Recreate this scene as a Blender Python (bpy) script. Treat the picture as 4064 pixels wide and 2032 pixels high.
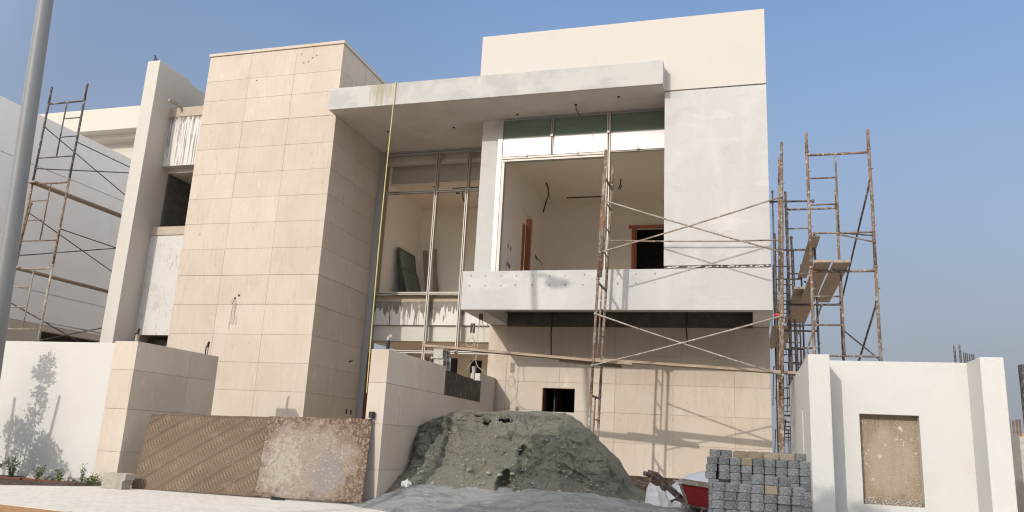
import bpy, bmesh, math, random
from mathutils import Vector, Matrix, noise
random.seed(7)
for o in list(bpy.data.objects): bpy.data.objects.remove(o)
SC = bpy.context.scene
COL = SC.collection
PI = math.pi

# ------------------------------------------------------------------ camera
def cam_axes(yaw, pitch, roll):
    cy, sy, cp, sp = math.cos(yaw), math.sin(yaw), math.cos(pitch), math.sin(pitch)
    f = Vector((sy*cp, cy*cp, sp)); r = Vector((cy, -sy, 0)); u = r.cross(f)
    c, s = math.cos(roll), math.sin(roll)
    return r*c+u*s, u*c-r*s, f
cd = bpy.data.cameras.new('camera'); cam = bpy.data.objects.new('camera', cd); COL.objects.link(cam)
R_, U_, F_ = cam_axes(math.radians(-16.851), math.radians(13.469), math.radians(2.988))
cam.matrix_world = Matrix(((R_.x, U_.x, -F_.x, 0), (R_.y, U_.y, -F_.y, 0), (R_.z, U_.z, -F_.z, 1.05), (0, 0, 0, 1)))
cd.sensor_width = 36; cd.lens = 786.5*36/1024; cd.clip_start = 0.05; cd.clip_end = 3000
SC.camera = cam
SC.render.resolution_x = 1024; SC.render.resolution_y = 512

# ------------------------------------------------------------------ sky, sun, exposure
SUN = Vector((0.33, 1.0, -0.45)).normalized()          # the way the sunlight travels
elev = math.asin(-SUN.z); azim = math.atan2(-SUN.x, -SUN.y)
W = bpy.data.worlds.new('World'); SC.world = W; W.use_nodes = True
nt = W.node_tree; nt.nodes.clear()
sky = nt.nodes.new('ShaderNodeTexSky'); sky.sky_type = 'NISHITA'; sky.sun_disc = False
sky.sun_elevation = elev; sky.sun_rotation = azim
sky.air_density = 1.25; sky.dust_density = 6.5; sky.ozone_density = 5.5; sky.altitude = 0
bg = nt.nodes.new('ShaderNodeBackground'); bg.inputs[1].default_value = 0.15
wo = nt.nodes.new('ShaderNodeOutputWorld')
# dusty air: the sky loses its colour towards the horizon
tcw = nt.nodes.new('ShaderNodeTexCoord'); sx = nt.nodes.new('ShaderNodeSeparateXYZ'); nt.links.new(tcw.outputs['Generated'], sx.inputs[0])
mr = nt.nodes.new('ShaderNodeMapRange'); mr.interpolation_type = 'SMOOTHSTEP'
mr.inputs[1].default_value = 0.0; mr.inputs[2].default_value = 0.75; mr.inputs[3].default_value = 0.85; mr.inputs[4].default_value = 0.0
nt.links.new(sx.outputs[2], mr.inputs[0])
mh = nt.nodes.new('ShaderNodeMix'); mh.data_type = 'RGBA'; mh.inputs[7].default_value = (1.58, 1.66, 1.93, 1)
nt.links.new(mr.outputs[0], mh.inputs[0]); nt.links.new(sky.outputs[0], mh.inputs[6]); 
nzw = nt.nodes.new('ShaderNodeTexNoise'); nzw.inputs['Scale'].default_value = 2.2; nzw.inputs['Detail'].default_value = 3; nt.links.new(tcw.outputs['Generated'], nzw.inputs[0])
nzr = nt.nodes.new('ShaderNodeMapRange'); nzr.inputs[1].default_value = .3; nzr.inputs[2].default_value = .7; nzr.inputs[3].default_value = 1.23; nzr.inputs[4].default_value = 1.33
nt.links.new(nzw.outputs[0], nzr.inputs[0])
sky_gain = nt.nodes.new('ShaderNodeVectorMath'); sky_gain.operation = 'SCALE'; sky_gain.inputs['Scale'].default_value = 1.33      # whole sky scaled brighter, an added gain on its light
nt.links.new(mh.outputs[2], sky_gain.inputs[0]); ab = nt.nodes.new('ShaderNodeMath'); ab.operation = 'ABSOLUTE'; nt.links.new(sx.outputs[1], ab.inputs[0])   # added fill light: sky made brighter at the unseen sides and overhead
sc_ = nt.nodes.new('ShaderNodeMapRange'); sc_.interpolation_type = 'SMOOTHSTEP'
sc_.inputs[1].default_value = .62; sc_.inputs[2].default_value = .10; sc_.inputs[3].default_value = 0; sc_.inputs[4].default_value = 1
nt.links.new(ab.outputs[0], sc_.inputs[0]); nt.links.new(nzr.outputs[0], sky_gain.inputs['Scale'])
fill_mix = nt.nodes.new('ShaderNodeMix'); fill_mix.data_type = 'RGBA'; fill_mix.inputs[7].default_value = (8.6, 8.55, 8.6, 1)
nt.links.new(sc_.outputs[0], fill_mix.inputs[0]); nt.links.new(sky_gain.outputs[0], fill_mix.inputs[6])
nt.links.new(fill_mix.outputs[2], bg.inputs[0]); nt.links.new(bg.outputs[0], wo.inputs[0])
sd = bpy.data.lights.new('sun', 'SUN'); sun = bpy.data.objects.new('sun', sd); COL.objects.link(sun)
sd.energy = 2.0; sd.angle = math.radians(0.53); sd.color = (1.0, 0.92, 0.82)
sun.rotation_euler = SUN.to_track_quat('-Z', 'Y').to_euler(); sun.location = (-8, -20, 15)
SC.view_settings.view_transform = 'Standard'; SC.view_settings.look = 'None'
SC.view_settings.exposure = 0.3; SC.view_settings.gamma = 1
SC.render.engine = 'CYCLES'
SC.cycles.filter_width = 1.15
SC.cycles.max_bounces = 8; SC.cycles.diffuse_bounces = 5

# ------------------------------------------------------------------ materials
def mat(name, col, rough=0.85, layers=(), bump=None, tint=0.0, metallic=0.0, spec=0.3, objrand=0.0, alpha=None):
    m = bpy.data.materials.new(name); m.use_nodes = True
    t = m.node_tree; N = t.nodes; L = t.links
    b = N['Principled BSDF']; b.inputs['Roughness'].default_value = rough; b.inputs['Metallic'].default_value = metallic
    b.inputs['Specular IOR Level'].default_value = spec
    tc = N.new('ShaderNodeTexCoord')
    def math_(op, a, bb=None, clamp=False):
        n = N.new('ShaderNodeMath'); n.operation = op; n.use_clamp = clamp
        for i, v in enumerate((a, bb)):
            if v is None: continue
            if isinstance(v, (int, float)): n.inputs[i].default_value = v
            else: L.new(v, n.inputs[i])
        return n.outputs[0]
    def nz(scale, stretch=(1, 1, 1), detail=4, off=(0, 0, 0), rough_=0.6):
        mp = N.new('ShaderNodeMapping'); mp.inputs['Scale'].default_value = stretch; mp.inputs['Location'].default_value = off
        L.new(tc.outputs['Object'], mp.inputs[0])
        n = N.new('ShaderNodeTexNoise'); n.inputs['Scale'].default_value = scale; n.inputs['Detail'].default_value = detail
        n.inputs['Roughness'].default_value = rough_
        L.new(mp.outputs[0], n.inputs[0]); return n.outputs[0]
    def rng(v, lo, hi, a=0.0, bb=1.0):
        n = N.new('ShaderNodeMapRange'); n.inputs[1].default_value = lo; n.inputs[2].default_value = hi
        n.inputs[3].default_value = a; n.inputs[4].default_value = bb; L.new(v, n.inputs[0]); return n.outputs[0]
    c = N.new('ShaderNodeRGB'); c.outputs[0].default_value = (*col, 1); cur = c.outputs[0]
    def mix(f, colr):
        nonlocal cur
        n = N.new('ShaderNodeMix'); n.data_type = 'RGBA'
        L.new(f, n.inputs[0]); L.new(cur, n.inputs[6]); n.inputs[7].default_value = (*colr, 1); cur = n.outputs[2]
    for l in layers:
        k = l.get('kind', 'noise')
        if k == 'noise':
            f = rng(nz(l['scale'], l.get('stretch', (1, 1, 1)), l.get('detail', 4), l.get('off', (0, 0, 0))), l['lo'], l['hi'])
        elif k == 'drip':     # runs of slurry: col shows where the streak noise beats the distance below the top
            s = nz(l['scale'], (1, 1, l.get('sz', 0.12)), 3, l.get('off', (0, 0, 0)), 0.5)
            sp = N.new('ShaderNodeSeparateXYZ'); L.new(tc.outputs['Object'], sp.inputs[0])
            d = rng(sp.outputs[2], l['z1'], l['z0'], 0, l.get('drop', 0.35))
            f = rng(math_('ADD', s, d), l['lo'], l['lo']+l.get('soft', 0.03))
        elif k == 'box':      # a stain with its own place: an ellipsoid in object space, ragged by noise
            mp = N.new('ShaderNodeMapping'); mp.vector_type = 'TEXTURE'
            mp.inputs['Location'].default_value = l['loc']; mp.inputs['Scale'].default_value = l['size']
            L.new(tc.outputs['Object'], mp.inputs[0])
            vl = N.new('ShaderNodeVectorMath'); vl.operation = 'LENGTH'; L.new(mp.outputs[0], vl.inputs[0])
            s = nz(l.get('scale', 6), l.get('stretch', (1, 1, 1)), 5)
            f = rng(math_('ADD', vl.outputs['Value'], math_('MULTIPLY', math_('SUBTRACT', s, 0.5), l.get('rag', 2.0))), 1.0, l.get('edge', 0.7))
        elif k == 'voro':
            mp = N.new('ShaderNodeMapping'); mp.inputs['Scale'].default_value = l.get('stretch', (1, 1, 1)); L.new(tc.outputs['Object'], mp.inputs[0])
            v = N.new('ShaderNodeTexVoronoi'); v.inputs['Scale'].default_value = l['scale']; L.new(mp.outputs[0], v.inputs[0])
            f = rng(v.outputs['Distance'], l['lo'], l['hi'])
        f = math_('MULTIPLY', f, l.get('amt', 1.0), True)
        mix(f, l['col'])
    if tint or objrand:
        if tint:
            a = N.new('ShaderNodeAttribute'); a.attribute_name = 'tint'; v = a.outputs['Fac']; amt = tint
        else:
            a = N.new('ShaderNodeObjectInfo'); v = a.outputs['Random']; amt = objrand
        h = N.new('ShaderNodeHueSaturation'); L.new(rng(v, 0, 1, 1-amt, 1+amt), h.inputs['Value']); L.new(rng(v, 0, 1, 1+amt, 1-amt), h.inputs['Saturation'])
        L.new(cur, h.inputs['Color']); cur = h.outputs[0]
    L.new(cur, b.inputs['Base Color'])
    if bump:
        s, st = bump[0], bump[1]
        bn = N.new('ShaderNodeBump'); bn.inputs['Strength'].default_value = st; bn.inputs['Distance'].default_value = bump[2] if len(bump) > 2 else 0.02
        L.new(nz(s, detail=6), bn.inputs['Height']); L.new(bn.outputs[0], b.inputs['Normal'])
    if alpha is not None: b.inputs['Alpha'].default_value = alpha
    return m

def nl(scale, lo, hi, col, amt=1.0, stretch=(1, 1, 1), detail=4, off=(0, 0, 0)):
    return dict(scale=scale, lo=lo, hi=hi, col=col, amt=amt, stretch=stretch, detail=detail, off=off)

M = {}
M['white'] = mat('white_paint', (.52, .495, .45), .8, [
    nl(1.1, .45, .72, (.49, .46, .415), .55), nl(7, .55, .75, (.50, .48, .44), .35), nl(60, .60, .72, (.50, .47, .42), .25),
    nl(2.2, .62, .70, (.47, .47, .455), .5, (1.2, 1.2, .5), 6)], (90, .35, .01))
M['patchy'] = mat('patched_plaster', (.465, .462, .45), .85, [
    nl(.7, .38, .66, (.42, .418, .405), .7, (1, 1, .8), 7), nl(1.1, .50, .64, (.51, .50, .48), .8, (1.6, 1, .5), 7, (2, 0, 4)),
    nl(2.3, .57, .66, (.39, .387, .375), .5, (.6, 1, 1.5), 8, (5, 2, 1)), nl(1.3, .59, .62, (.53, .52, .50), .55, (.5, 1, 1.9), 9, (8, 1, 3)), nl(30, .64, .74, (.42, .41, .38), .4),
    nl(5, .66, .74, (.36, .35, .33), .35, (4, 4, .35), 5)], (45, .4, .012))
M['roughcast'] = mat('roughcast_white', (.545, .54, .52), .9, [
    nl(1.3, .45, .75, (.52, .505, .475), .6, detail=7), nl(70, .52, .72, (.47, .455, .42), .5, detail=2), nl(2.1, .60, .72, (.55, .53, .49), .45, (1, 1, .5), 7, (3, 3, 3))], (60, .55, .012))
M['stone'] = mat('beige_stone', (.50, .445, .38), .75, [
    nl(1.3, .42, .66, (.47, .40, .325), .8, (1, 1, .8)),
    nl(4.2, .54, .70, (.42, .345, .27), .5, (3.0, 3.0, .40), 6), nl(11, .56, .70, (.56, .49, .415), .5, (2.5, 2.5, .25), 4, (6, 1, 0)), nl(6, .655, .70, (.29, .225, .165), .55, (2.6, 2.6, .9), 6, (3, 3, 7)),
    nl(3.1, .62, .72, (.66, .57, .47), .5, (1.6, 1.6, .6), 5, (9, 1, 3))], (70, .15, .01), tint=.045)
M['joint'] = mat('tile_backing', (.34, .28, .225), .95)
M['concrete'] = mat('raw_concrete', (.52, .50, .46), .9, [
    nl(1.6, .40, .68, (.43, .41, .375), .7), nl(3.5, .58, .66, (.50, .49, .46), .6, (1, 1, 1), 6), nl(6, .64, .72, (.17, .15, .13), .5, (1, 3, 1), 5),
    nl(30, .62, .74, (.22, .2, .18), .4)], (24, .5, .015))
M['fascia'] = mat('canopy_fascia', (.455, .45, .43), .85, [
    nl(1.2, .46, .58, (.37, .372, .36), .8, (1, 1, 1.3), 8), nl(3, .60, .66, (.52, .515, .495), .5, (1, 1, 1), 7),
    dict(kind='box', loc=(-8.35, 15.98, 9.3), size=(.34, .3, .5), col=(.30, .26, .17), scale=9, stretch=(2, 2, .12), rag=3.2, edge=.4, amt=.75),
    nl(12, .62, .72, (.42, .41, .38), .5, (1, 1, .4))], (30, .4, .012))
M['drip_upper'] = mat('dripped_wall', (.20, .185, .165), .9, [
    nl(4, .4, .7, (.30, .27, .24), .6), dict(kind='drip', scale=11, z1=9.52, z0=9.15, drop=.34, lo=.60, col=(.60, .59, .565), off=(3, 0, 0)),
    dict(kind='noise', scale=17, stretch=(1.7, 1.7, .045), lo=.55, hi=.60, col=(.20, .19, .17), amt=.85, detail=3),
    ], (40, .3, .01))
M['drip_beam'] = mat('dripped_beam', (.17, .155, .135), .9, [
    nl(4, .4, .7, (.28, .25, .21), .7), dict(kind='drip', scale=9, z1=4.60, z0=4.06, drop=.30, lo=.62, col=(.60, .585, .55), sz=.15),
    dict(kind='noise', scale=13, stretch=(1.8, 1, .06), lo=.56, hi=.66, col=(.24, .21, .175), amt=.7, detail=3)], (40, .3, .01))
M['band'] = mat('raw_band', (.42, .36, .29), .9, [nl(5, .45, .7, (.33, .29, .24), .7), nl(20, .6, .7, (.5, .45, .38), .5)], (40, .4, .01))
M['grime_white'] = mat('grimy_white', (.54, .53, .51), .85, [
    nl(1.2, .48, .72, (.50, .49, .47), .6), nl(16, .60, .70, (.16, .14, .12), .55, (1.5, 1.5, .30), 3, (1, 8, 0)), nl(1.9, .6, .66, (.40, .36, .31), .5, (1, 1, .6), 5)], (50, .3, .01))
M['inner'] = mat('interior_paint', (.84, .79, .72), .85, [nl(.8, .4, .7, (.79, .74, .67), .5)], (60, .1, .01))
M['inner_ceiling'] = mat('interior_ceiling', (.82, .72, .61), .85, [nl(.8, .4, .7, (.78, .68, .57), .5)])
M['mark'] = mat('anchor_grout', (.22, .195, .165), .9)
M['rust_handle'] = mat('brown_caked_tube', (.085, .05, .04), .8, [nl(12, .54, .62, (.30, .25, .23), .7, detail=6)], (30, .6, .01))
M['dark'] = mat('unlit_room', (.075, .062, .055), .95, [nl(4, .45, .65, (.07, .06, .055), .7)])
M['darkconc'] = mat('dark_concrete', (.085, .083, .078), .9, [nl(3, .45, .65, (.13, .125, .115), .7), nl(9, .58, .66, (.17, .16, .15), .5)], (20, .4, .02))  # very dark grey concrete with paler mottling
M['alu'] = mat('dusty_aluminium', (.40, .375, .34), .5, [nl(3, .45, .7, (.30, .28, .255), .6, (1, 1, .3)), nl(30, .6, .7, (.46, .43, .39), .5)], metallic=.25)
M['alu_dark'] = mat('grey_aluminium', (.36, .37, .37), .45, [nl(5, .5, .7, (.38, .38, .37), .5, (1, 1, .3))], metallic=.25)
M['glass'] = mat('green_glass', (.10, .145, .115), .08, [nl(2, .45, .65, (.14, .18, .15), .6, (.5, 1, 2))], spec=.6)
M['film'] = mat('protective_film', (.66, .63, .655), .35, [nl(1.5, .5, .6, (.58, .58, .64), .6, (.4, 1, 2.5), 2)], spec=.5)
M['wood'] = mat('reddish_wood', (.42, .17, .085), .5, [nl(5, .45, .7, (.30, .10, .05), .7, (6, 6, .5))])
M['darkwood'] = mat('dark_red_wood', (.16, .05, .03), .5, [nl(5, .45, .7, (.09, .03, .02), .7, (6, 6, .5))])
M['plank'] = mat('weathered_plank', (.34, .265, .20), .9, [nl(3, .45, .65, (.22, .17, .125), .7, (.5, 9, 9), 5), nl(14, .6, .68, (.50, .46, .40), .6), nl(30, .63, .7, (.12, .09, .07), .5)], (40, .5, .01))
M['plank_y'] = mat('weathered_plank_lengthwise', (.34, .27, .21), .9, [nl(3, .45, .65, (.22, .175, .13), .7, (9, .5, 9), 5), nl(14, .6, .68, (.50, .46, .40), .6), nl(30, .63, .7, (.12, .09, .07), .5)], (40, .5, .01))
M['rust'] = mat('rusty_splattered_pipe', (.135, .095, .07), .8, [
    nl(3, .45, .62, (.21, .12, .07), .8), nl(5, .50, .60, (.25, .225, .20), .75, detail=6), nl(15, .56, .64, (.42, .39, .345), .8, detail=5, off=(4, 4, 4)), nl(11, .60, .66, (.05, .04, .04), .7, off=(2, 7, 1))], (30, .6, .01))
M['rust_pale'] = mat('cement_coated_pipe', (.31, .275, .235), .85, [
    nl(4, .46, .60, (.20, .14, .095), .75, detail=6), nl(15, .56, .64, (.45, .42, .375), .8, detail=5), nl(14, .60, .66, (.10, .07, .05), .7, off=(2, 7, 1))], (30, .6, .01))
M['rust_dark'] = mat('dark_steel_pipe', (.065, .06, .06), .7, [nl(9, .50, .60, (.22, .21, .195), .8, detail=5), nl(5, .55, .7, (.12, .06, .04), .6)], (30, .5, .01))
M['lamp_pole'] = mat('painted_lamp_post', (.19, .205, .215), .5, [nl(1.2, .4, .7, (.23, .235, .235), .6, (1, 1, .4)), nl(60, .62, .70, (.30, .30, .295), .5), nl(2, .6, .7, (.13, .15, .17), .5, (1, 1, .5))], (80, .15, .005), spec=.4)
M['grey_block'] = mat('hollow_concrete_block', (.42, .40, .36), .95, [nl(8, .45, .65, (.30, .285, .26), .7), nl(40, .55, .7, (.52, .49, .44), .5)], (40, .9, .02))
M['tar'] = mat('bitumen_coating', (.028, .024, .022), .55, [nl(7, .58, .63, (.17, .15, .14), .55, (2, 2, .6), 6), nl(20, .64, .70, (.30, .28, .26), .6, (1, 1, .5), 4)], (18, .6, .02))
M['rock'] = mat('broken_concrete', (.36, .33, .285), .95, [nl(14, .45, .65, (.40, .36, .30), .7), nl(50, .6, .7, (.46, .42, .36), .6)], (35, .9, .03))
M['paver'] = mat('grey_paving_block', (.29, .30, .30), .95, [nl(22, .48, .58, (.10, .105, .11), .8, (1, 1, 1.3), detail=8), nl(34, .53, .60, (.42, .425, .41), .65, detail=5), nl(7, .58, .66, (.20, .22, .20), .5)], (45, .7, .01), objrand=.22)
M['paver_tan'] = mat('tan_paving_block', (.42, .345, .235), .95, [nl(16, .55, .65, (.28, .22, .15), .8, detail=6), nl(40, .55, .65, (.50, .43, .32), .6)], (45, .7, .01), objrand=.12)
M['red'] = mat('red_paint_chipped', (.26, .022, .022), .5, [nl(7, .60, .63, (.42, .14, .11), .6, (1, 1, .7), 6), nl(3, .5, .7, (.17, .018, .018), .7)], (20, .3, .01))
M['sack'] = mat('white_sack', (.56, .56, .55), .6, [nl(4, .5, .7, (.46, .46, .46), .5)], (9, .6, .05))
M['tarp'] = mat('grey_white_sheet', (.52, .55, .58), .6, [nl(3, .5, .7, (.45, .48, .5), .5)], (7, .5, .05))
M['rubble'] = mat('dirty_footing', (.075, .055, .042), .95, [nl(6, .50, .56, (.045, .03, .024), .8, (1, 1, 2)), nl(14, .60, .64, (.24, .21, .18), .7, (1, 1, 2.4), 5)], (14, 1.0, .05))
M['leaf'] = mat('shrub_leaf', (.07, .13, .03), .6, [nl(30, .45, .6, (.12, .19, .05), .8)], tint=.3)
M['leaf_tree'] = mat('tree_leaf', (.06, .10, .03), .6)
M['bark'] = mat('bark', (.16, .12, .085), .9)
M['yellow'] = mat('yellow_strap', (.55, .50, .20), .6, [nl(20, .5, .7, (.42, .38, .16), .6)])
M['black'] = mat('black_plastic', (.015, .015, .017), .5)
M['wire'] = mat('pale_wire', (.42, .37, .31), .6)
M['pigeon'] = mat('dark_feathers', (.022, .028, .038), .5, [nl(20, .5, .65, (.05, .035, .045), .7)])
M['ochre'] = mat('cream_paint', (.50, .48, .425), .85, [nl(.6, .45, .7, (.47, .45, .40), .5)])
M['neigh'] = mat('neighbour_render', (.80, .79, .77), .85, [nl(.5, .45, .7, (.74, .73, .72), .6), nl(1.5, .58, .72, (.66, .65, .64), .4, (1, 1, .3), 6)], (50, .15, .01))
M['cover'] = mat('crane_yellow', (.65, .32, .05), .5)
M['film_face'] = mat('phenolic_plywood', (.085, .055, .033), .6, [
    nl(1.1, .42, .68, (.12, .085, .055), .8, detail=6), nl(5, .58, .68, (.22, .165, .12), .5, detail=7), nl(1.9, .58, .70, (.065, .037, .024), .7, detail=6), nl(28, .68, .74, (.34, .28, .21), .5)], (30, .3, .01))
M['ply_print'] = mat('ply_lettering', (.23, .17, .108), .6, [nl(1.3, .38, .64, (.165, .115, .07), .85, detail=6), nl(4, .55, .7, (.33, .26, .185), .6, detail=6), nl(2.1, .60, .7, (.12, .08, .05), .7, detail=6, off=(3, 3, 3))])
M['plaster_crust'] = mat('mortar_smeared_plywood', (.115, .072, .05), .85, [
    dict(kind='box', loc=(-6.95, 11.85, .62), size=(.95, 3, .72), col=(.27, .225, .185), scale=3, rag=1.3, edge=.72, amt=.95),
    dict(kind='box', loc=(-7.35, 11.85, .55), size=(.42, 3, .5), col=(.42, .39, .34), scale=7, rag=3.4, edge=.6, amt=.42),
    dict(kind='box', loc=(-6.5, 11.85, .45), size=(.35, 3, .4), col=(.20, .19, .195), scale=6, rag=2.2, edge=.5, amt=.7),
    nl(13, .50, .60, (.25, .20, .165), .8, (1.4, 1, 1.0), 9), nl(19, .56, .62, (.40, .36, .31), .55, (1, 1, 1.6), 9, (4, 2, 9)),
    nl(23, .60, .66, (.10, .075, .065), .7, (1.6, 1, .7), 8, (8, 0, 2))], (18, 1.0, .03))
M['ply_edge'] = mat('plywood_edge', (.42, .33, .23), .8)

def brick_mat():
    m = bpy.data.materials.new('light_paving'); m.use_nodes = True
    t = m.node_tree; N = t.nodes; L = t.links; b = N['Principled BSDF']; b.inputs['Roughness'].default_value = .9
    tc = N.new('ShaderNodeTexCoord'); mp = N.new('ShaderNodeMapping'); mp.inputs['Rotation'].default_value = (0, 0, math.radians(4))
    L.new(tc.outputs['Object'], mp.inputs[0])
    br = N.new('ShaderNodeTexBrick'); L.new(mp.outputs[0], br.inputs[0])
    br.inputs['Scale'].default_value = 5; br.inputs['Mortar Size'].default_value = .018; br.inputs['Mortar Smooth'].default_value = .1
    br.inputs['Brick Width'].default_value = 1.0; br.inputs['Row Height'].default_value = .5
    br.inputs['Color1'].default_value = (.62, .58, .52, 1); br.inputs['Color2'].default_value = (.55, .52, .465, 1); br.inputs['Mortar'].default_value = (.30, .275, .245, 1)
    n = N.new('ShaderNodeTexNoise'); n.inputs['Scale'].default_value = 3.1; n.inputs['Detail'].default_value = 6; L.new(tc.outputs['Object'], n.inputs[0])
    r = N.new('ShaderNodeMapRange'); r.inputs[1].default_value = .42; r.inputs[2].default_value = .62; L.new(n.outputs[0], r.inputs[0])
    mx = N.new('ShaderNodeMix'); mx.data_type = 'RGBA'; mx.inputs[7].default_value = (.59, .555, .50, 1)
    L.new(br.outputs[0], mx.inputs[6]); 
    mm = N.new('ShaderNodeMath'); mm.operation = 'MULTIPLY'; mm.inputs[1].default_value = .75; L.new(r.outputs[0], mm.inputs[0]); L.new(mm.outputs[0], mx.inputs[0])
    mp3 = N.new('ShaderNodeMapping'); mp3.inputs['Scale'].default_value = (1.1, 8, 1); L.new(tc.outputs['Object'], mp3.inputs[0])
    n3 = N.new('ShaderNodeTexNoise'); n3.inputs['Scale'].default_value = 3.6; n3.inputs['Detail'].default_value = 3; L.new(mp3.outputs[0], n3.inputs[0])
    r3 = N.new('ShaderNodeMapRange'); r3.inputs[1].default_value = .60; r3.inputs[2].default_value = .66; r3.inputs[4].default_value = .75; L.new(n3.outputs[0], r3.inputs[0])
    m3 = N.new('ShaderNodeMix'); m3.data_type = 'RGBA'; m3.inputs[7].default_value = (.33, .31, .275, 1); L.new(r3.outputs[0], m3.inputs[0]); L.new(mx.outputs[2], m3.inputs[6])
    L.new(m3.outputs[2], b.inputs['Base Color'])
    bp = N.new('ShaderNodeBump'); bp.inputs['Strength'].default_value = .6; bp.inputs['Distance'].default_value = .01
    n2 = N.new('ShaderNodeTexNoise'); n2.inputs['Scale'].default_value = 30; L.new(tc.outputs['Object'], n2.inputs[0]); L.new(n2.outputs[0], bp.inputs['Height']); L.new(bp.outputs[0], b.inputs['Normal'])
    return m
M['paving'] = brick_mat()
M['desert'] = mat('sandy_ground', (.60, .49, .38), .95, [nl(2, .4, .65, (.55, .45, .34), .7), nl(25, .55, .7, (.52, .42, .31), .6)], (20, .8, .03))
M['orange_soil'] = mat('orange_soil', (.40, .23, .11), .95, [nl(12, .5, .62, (.30, .16, .075), .8, detail=6), nl(50, .6, .7, (.55, .40, .25), .6)], (25, 1, .03))
M['sand'] = mat('grey_washed_sand', (.18, .175, .138), .95, [
    nl(.9, .45, .62, (.15, .148, .122), .8, detail=6), nl(2.2, .50, .70, (.22, .195, .14), .6, detail=7), nl(45, .58, .68, (.26, .26, .235), .5, detail=3), nl(4, .60, .68, (.115, .12, .10), .6, (1, 1, 1.6), 8)], (30, 1.0, .06))
M['gravel'] = mat('grey_gravel', (.235, .24, .225), .95, [
    nl(1.8, .45, .58, (.145, .15, .145), .85, (1, 3.5, 1), 8), nl(60, .50, .62, (.32, .325, .31), .7, detail=3), nl(5, .58, .66, (.38, .38, .36), .6, (1, 4, 1), 5), nl(80, .62, .7, (.10, .11, .11), .6, detail=2)], (60, 1.0, .02))

# ------------------------------------------------------------------ mesh builder
class MB:
    def __init__(s): s.v = []; s.f = []; s.t = []
    def quadmesh(s, vs, fs, tint=None):
        o = len(s.v); s.v += [tuple(p) for p in vs]; s.f += [tuple(i+o for i in f) for f in fs]
        tt = .5 if tint is None else tint
        s.t += [tt]*len(fs); return s
    def box(s, x0, x1, y0, y1, z0, z1, tint=None):
        return s.quadmesh([(x0, y0, z0), (x1, y0, z0), (x1, y1, z0), (x0, y1, z0), (x0, y0, z1), (x1, y0, z1), (x1, y1, z1), (x0, y1, z1)],
                          [(0, 3, 2, 1), (4, 5, 6, 7), (0, 1, 5, 4), (1, 2, 6, 5), (2, 3, 7, 6), (3, 0, 4, 7)], tint)
    def bar(s, a, b, w, h, up=(0, 0, 1)):
        a, b = Vector(a), Vector(b); d = (b-a).normalized(); sd_ = d.cross(Vector(up)).normalized(); u = sd_.cross(d)
        vs = [p+sd_*(i*w/2)+u*(j*h/2) for p in (a, b) for i, j in ((-1, -1), (1, -1), (1, 1), (-1, 1))]
        return s.quadmesh(vs, [(0, 1, 2, 3), (7, 6, 5, 4), (0, 4, 5, 1), (1, 5, 6, 2), (2, 6, 7, 3), (3, 7, 4, 0)])
    def tube(s, pts, r, n=8, cap=True, r2=None):
        pts = [Vector(p) for p in pts]; m = len(pts); rings = []
        pd = None
        for i, p in enumerate(pts):
            d = (pts[min(i+1, m-1)]-pts[max(i-1, 0)]).normalized()
            ref = pd if pd is not None else (Vector((0, 0, 1)) if abs(d.z) < .9 else Vector((1, 0, 0)))
            a = (ref-d*ref.dot(d)).normalized(); b = d.cross(a); pd = a
            rr = r[i] if isinstance(r, (list, tuple)) else (r if r2 is None else r+(r2-r)*i/(m-1))
            rings.append([p+(a*math.cos(2*PI*k/n)+b*math.sin(2*PI*k/n))*rr for k in range(n)])
        vs = [q for rg in rings for q in rg]; fs = []
        for i in range(m-1):
            for k in range(n): fs.append((i*n+k, i*n+(k+1) % n, (i+1)*n+(k+1) % n, (i+1)*n+k))
        if cap: fs += [tuple(range(n-1, -1, -1)), tuple((m-1)*n+k for k in range(n))]
        return s.quadmesh(vs, fs)
    def ico(s, c, r, sub=2, amp=0, freq=2, sq=(1, 1, 1), seed=0):
        bm = bmesh.new(); bmesh.ops.create_icosphere(bm, subdivisions=sub, radius=1)
        c = Vector(c); vs = []
        for v in bm.verts:
            p = v.co.normalized(); k = 1+amp*noise.noise(p*freq+Vector((seed, seed*1.7, 3)))
            vs.append(c+Vector((p.x*sq[0], p.y*sq[1], p.z*sq[2]))*r*k)
        s.quadmesh(vs, [tuple(v.index for v in f.verts) for f in bm.faces]); bm.free(); return s

def tagit(o, label=None, cat=None, group=None, kind=None):
    if label: o['label'] = label
    if cat: o['category'] = cat
    if group: o['group'] = group
    if kind: o['kind'] = kind
    return o
def thing(name, label, cat, loc=(0, 0, 0), group=None, rz=0):
    o = bpy.data.objects.new(name, None); o.empty_display_size = .2; COL.objects.link(o)
    o.location = loc; o.rotation_euler = (0, 0, rz)
    return tagit(o, label, cat, group)
def build(name, mb, material, parent=None, bevel=0, smooth=False, local=False, label=None):
    """mesh object from a builder; with a parent, world coordinates are kept unless local"""
    me = bpy.data.meshes.new(name)
    vs = mb.v
    me.from_pydata(vs, [], mb.f); 
    at = me.attributes.new('tint', 'FLOAT', 'FACE'); at.data.foreach_set('value', mb.t)
    me.materials.append(material)
    if smooth: me.polygons.foreach_set('use_smooth', [True]*len(me.polygons))
    me.update()
    o = bpy.data.objects.new(name, me); COL.objects.link(o)
    if parent is not None:
        o.parent = parent
        if not local:
            l = Vector(parent.location); q = parent.parent
            while q is not None and q.type == 'EMPTY': l += Vector(q.location); q = q.parent
            if parent.type == 'MESH': l = Vector((0, 0, 0))      # a part built in the same space as its thing
            o.location = -l
    if bevel:
        b = o.modifiers.new('edge', 'BEVEL'); b.width = bevel; b.segments = 2; b.limit_method = 'ANGLE'
    if label: o['label'] = label
    return o
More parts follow.
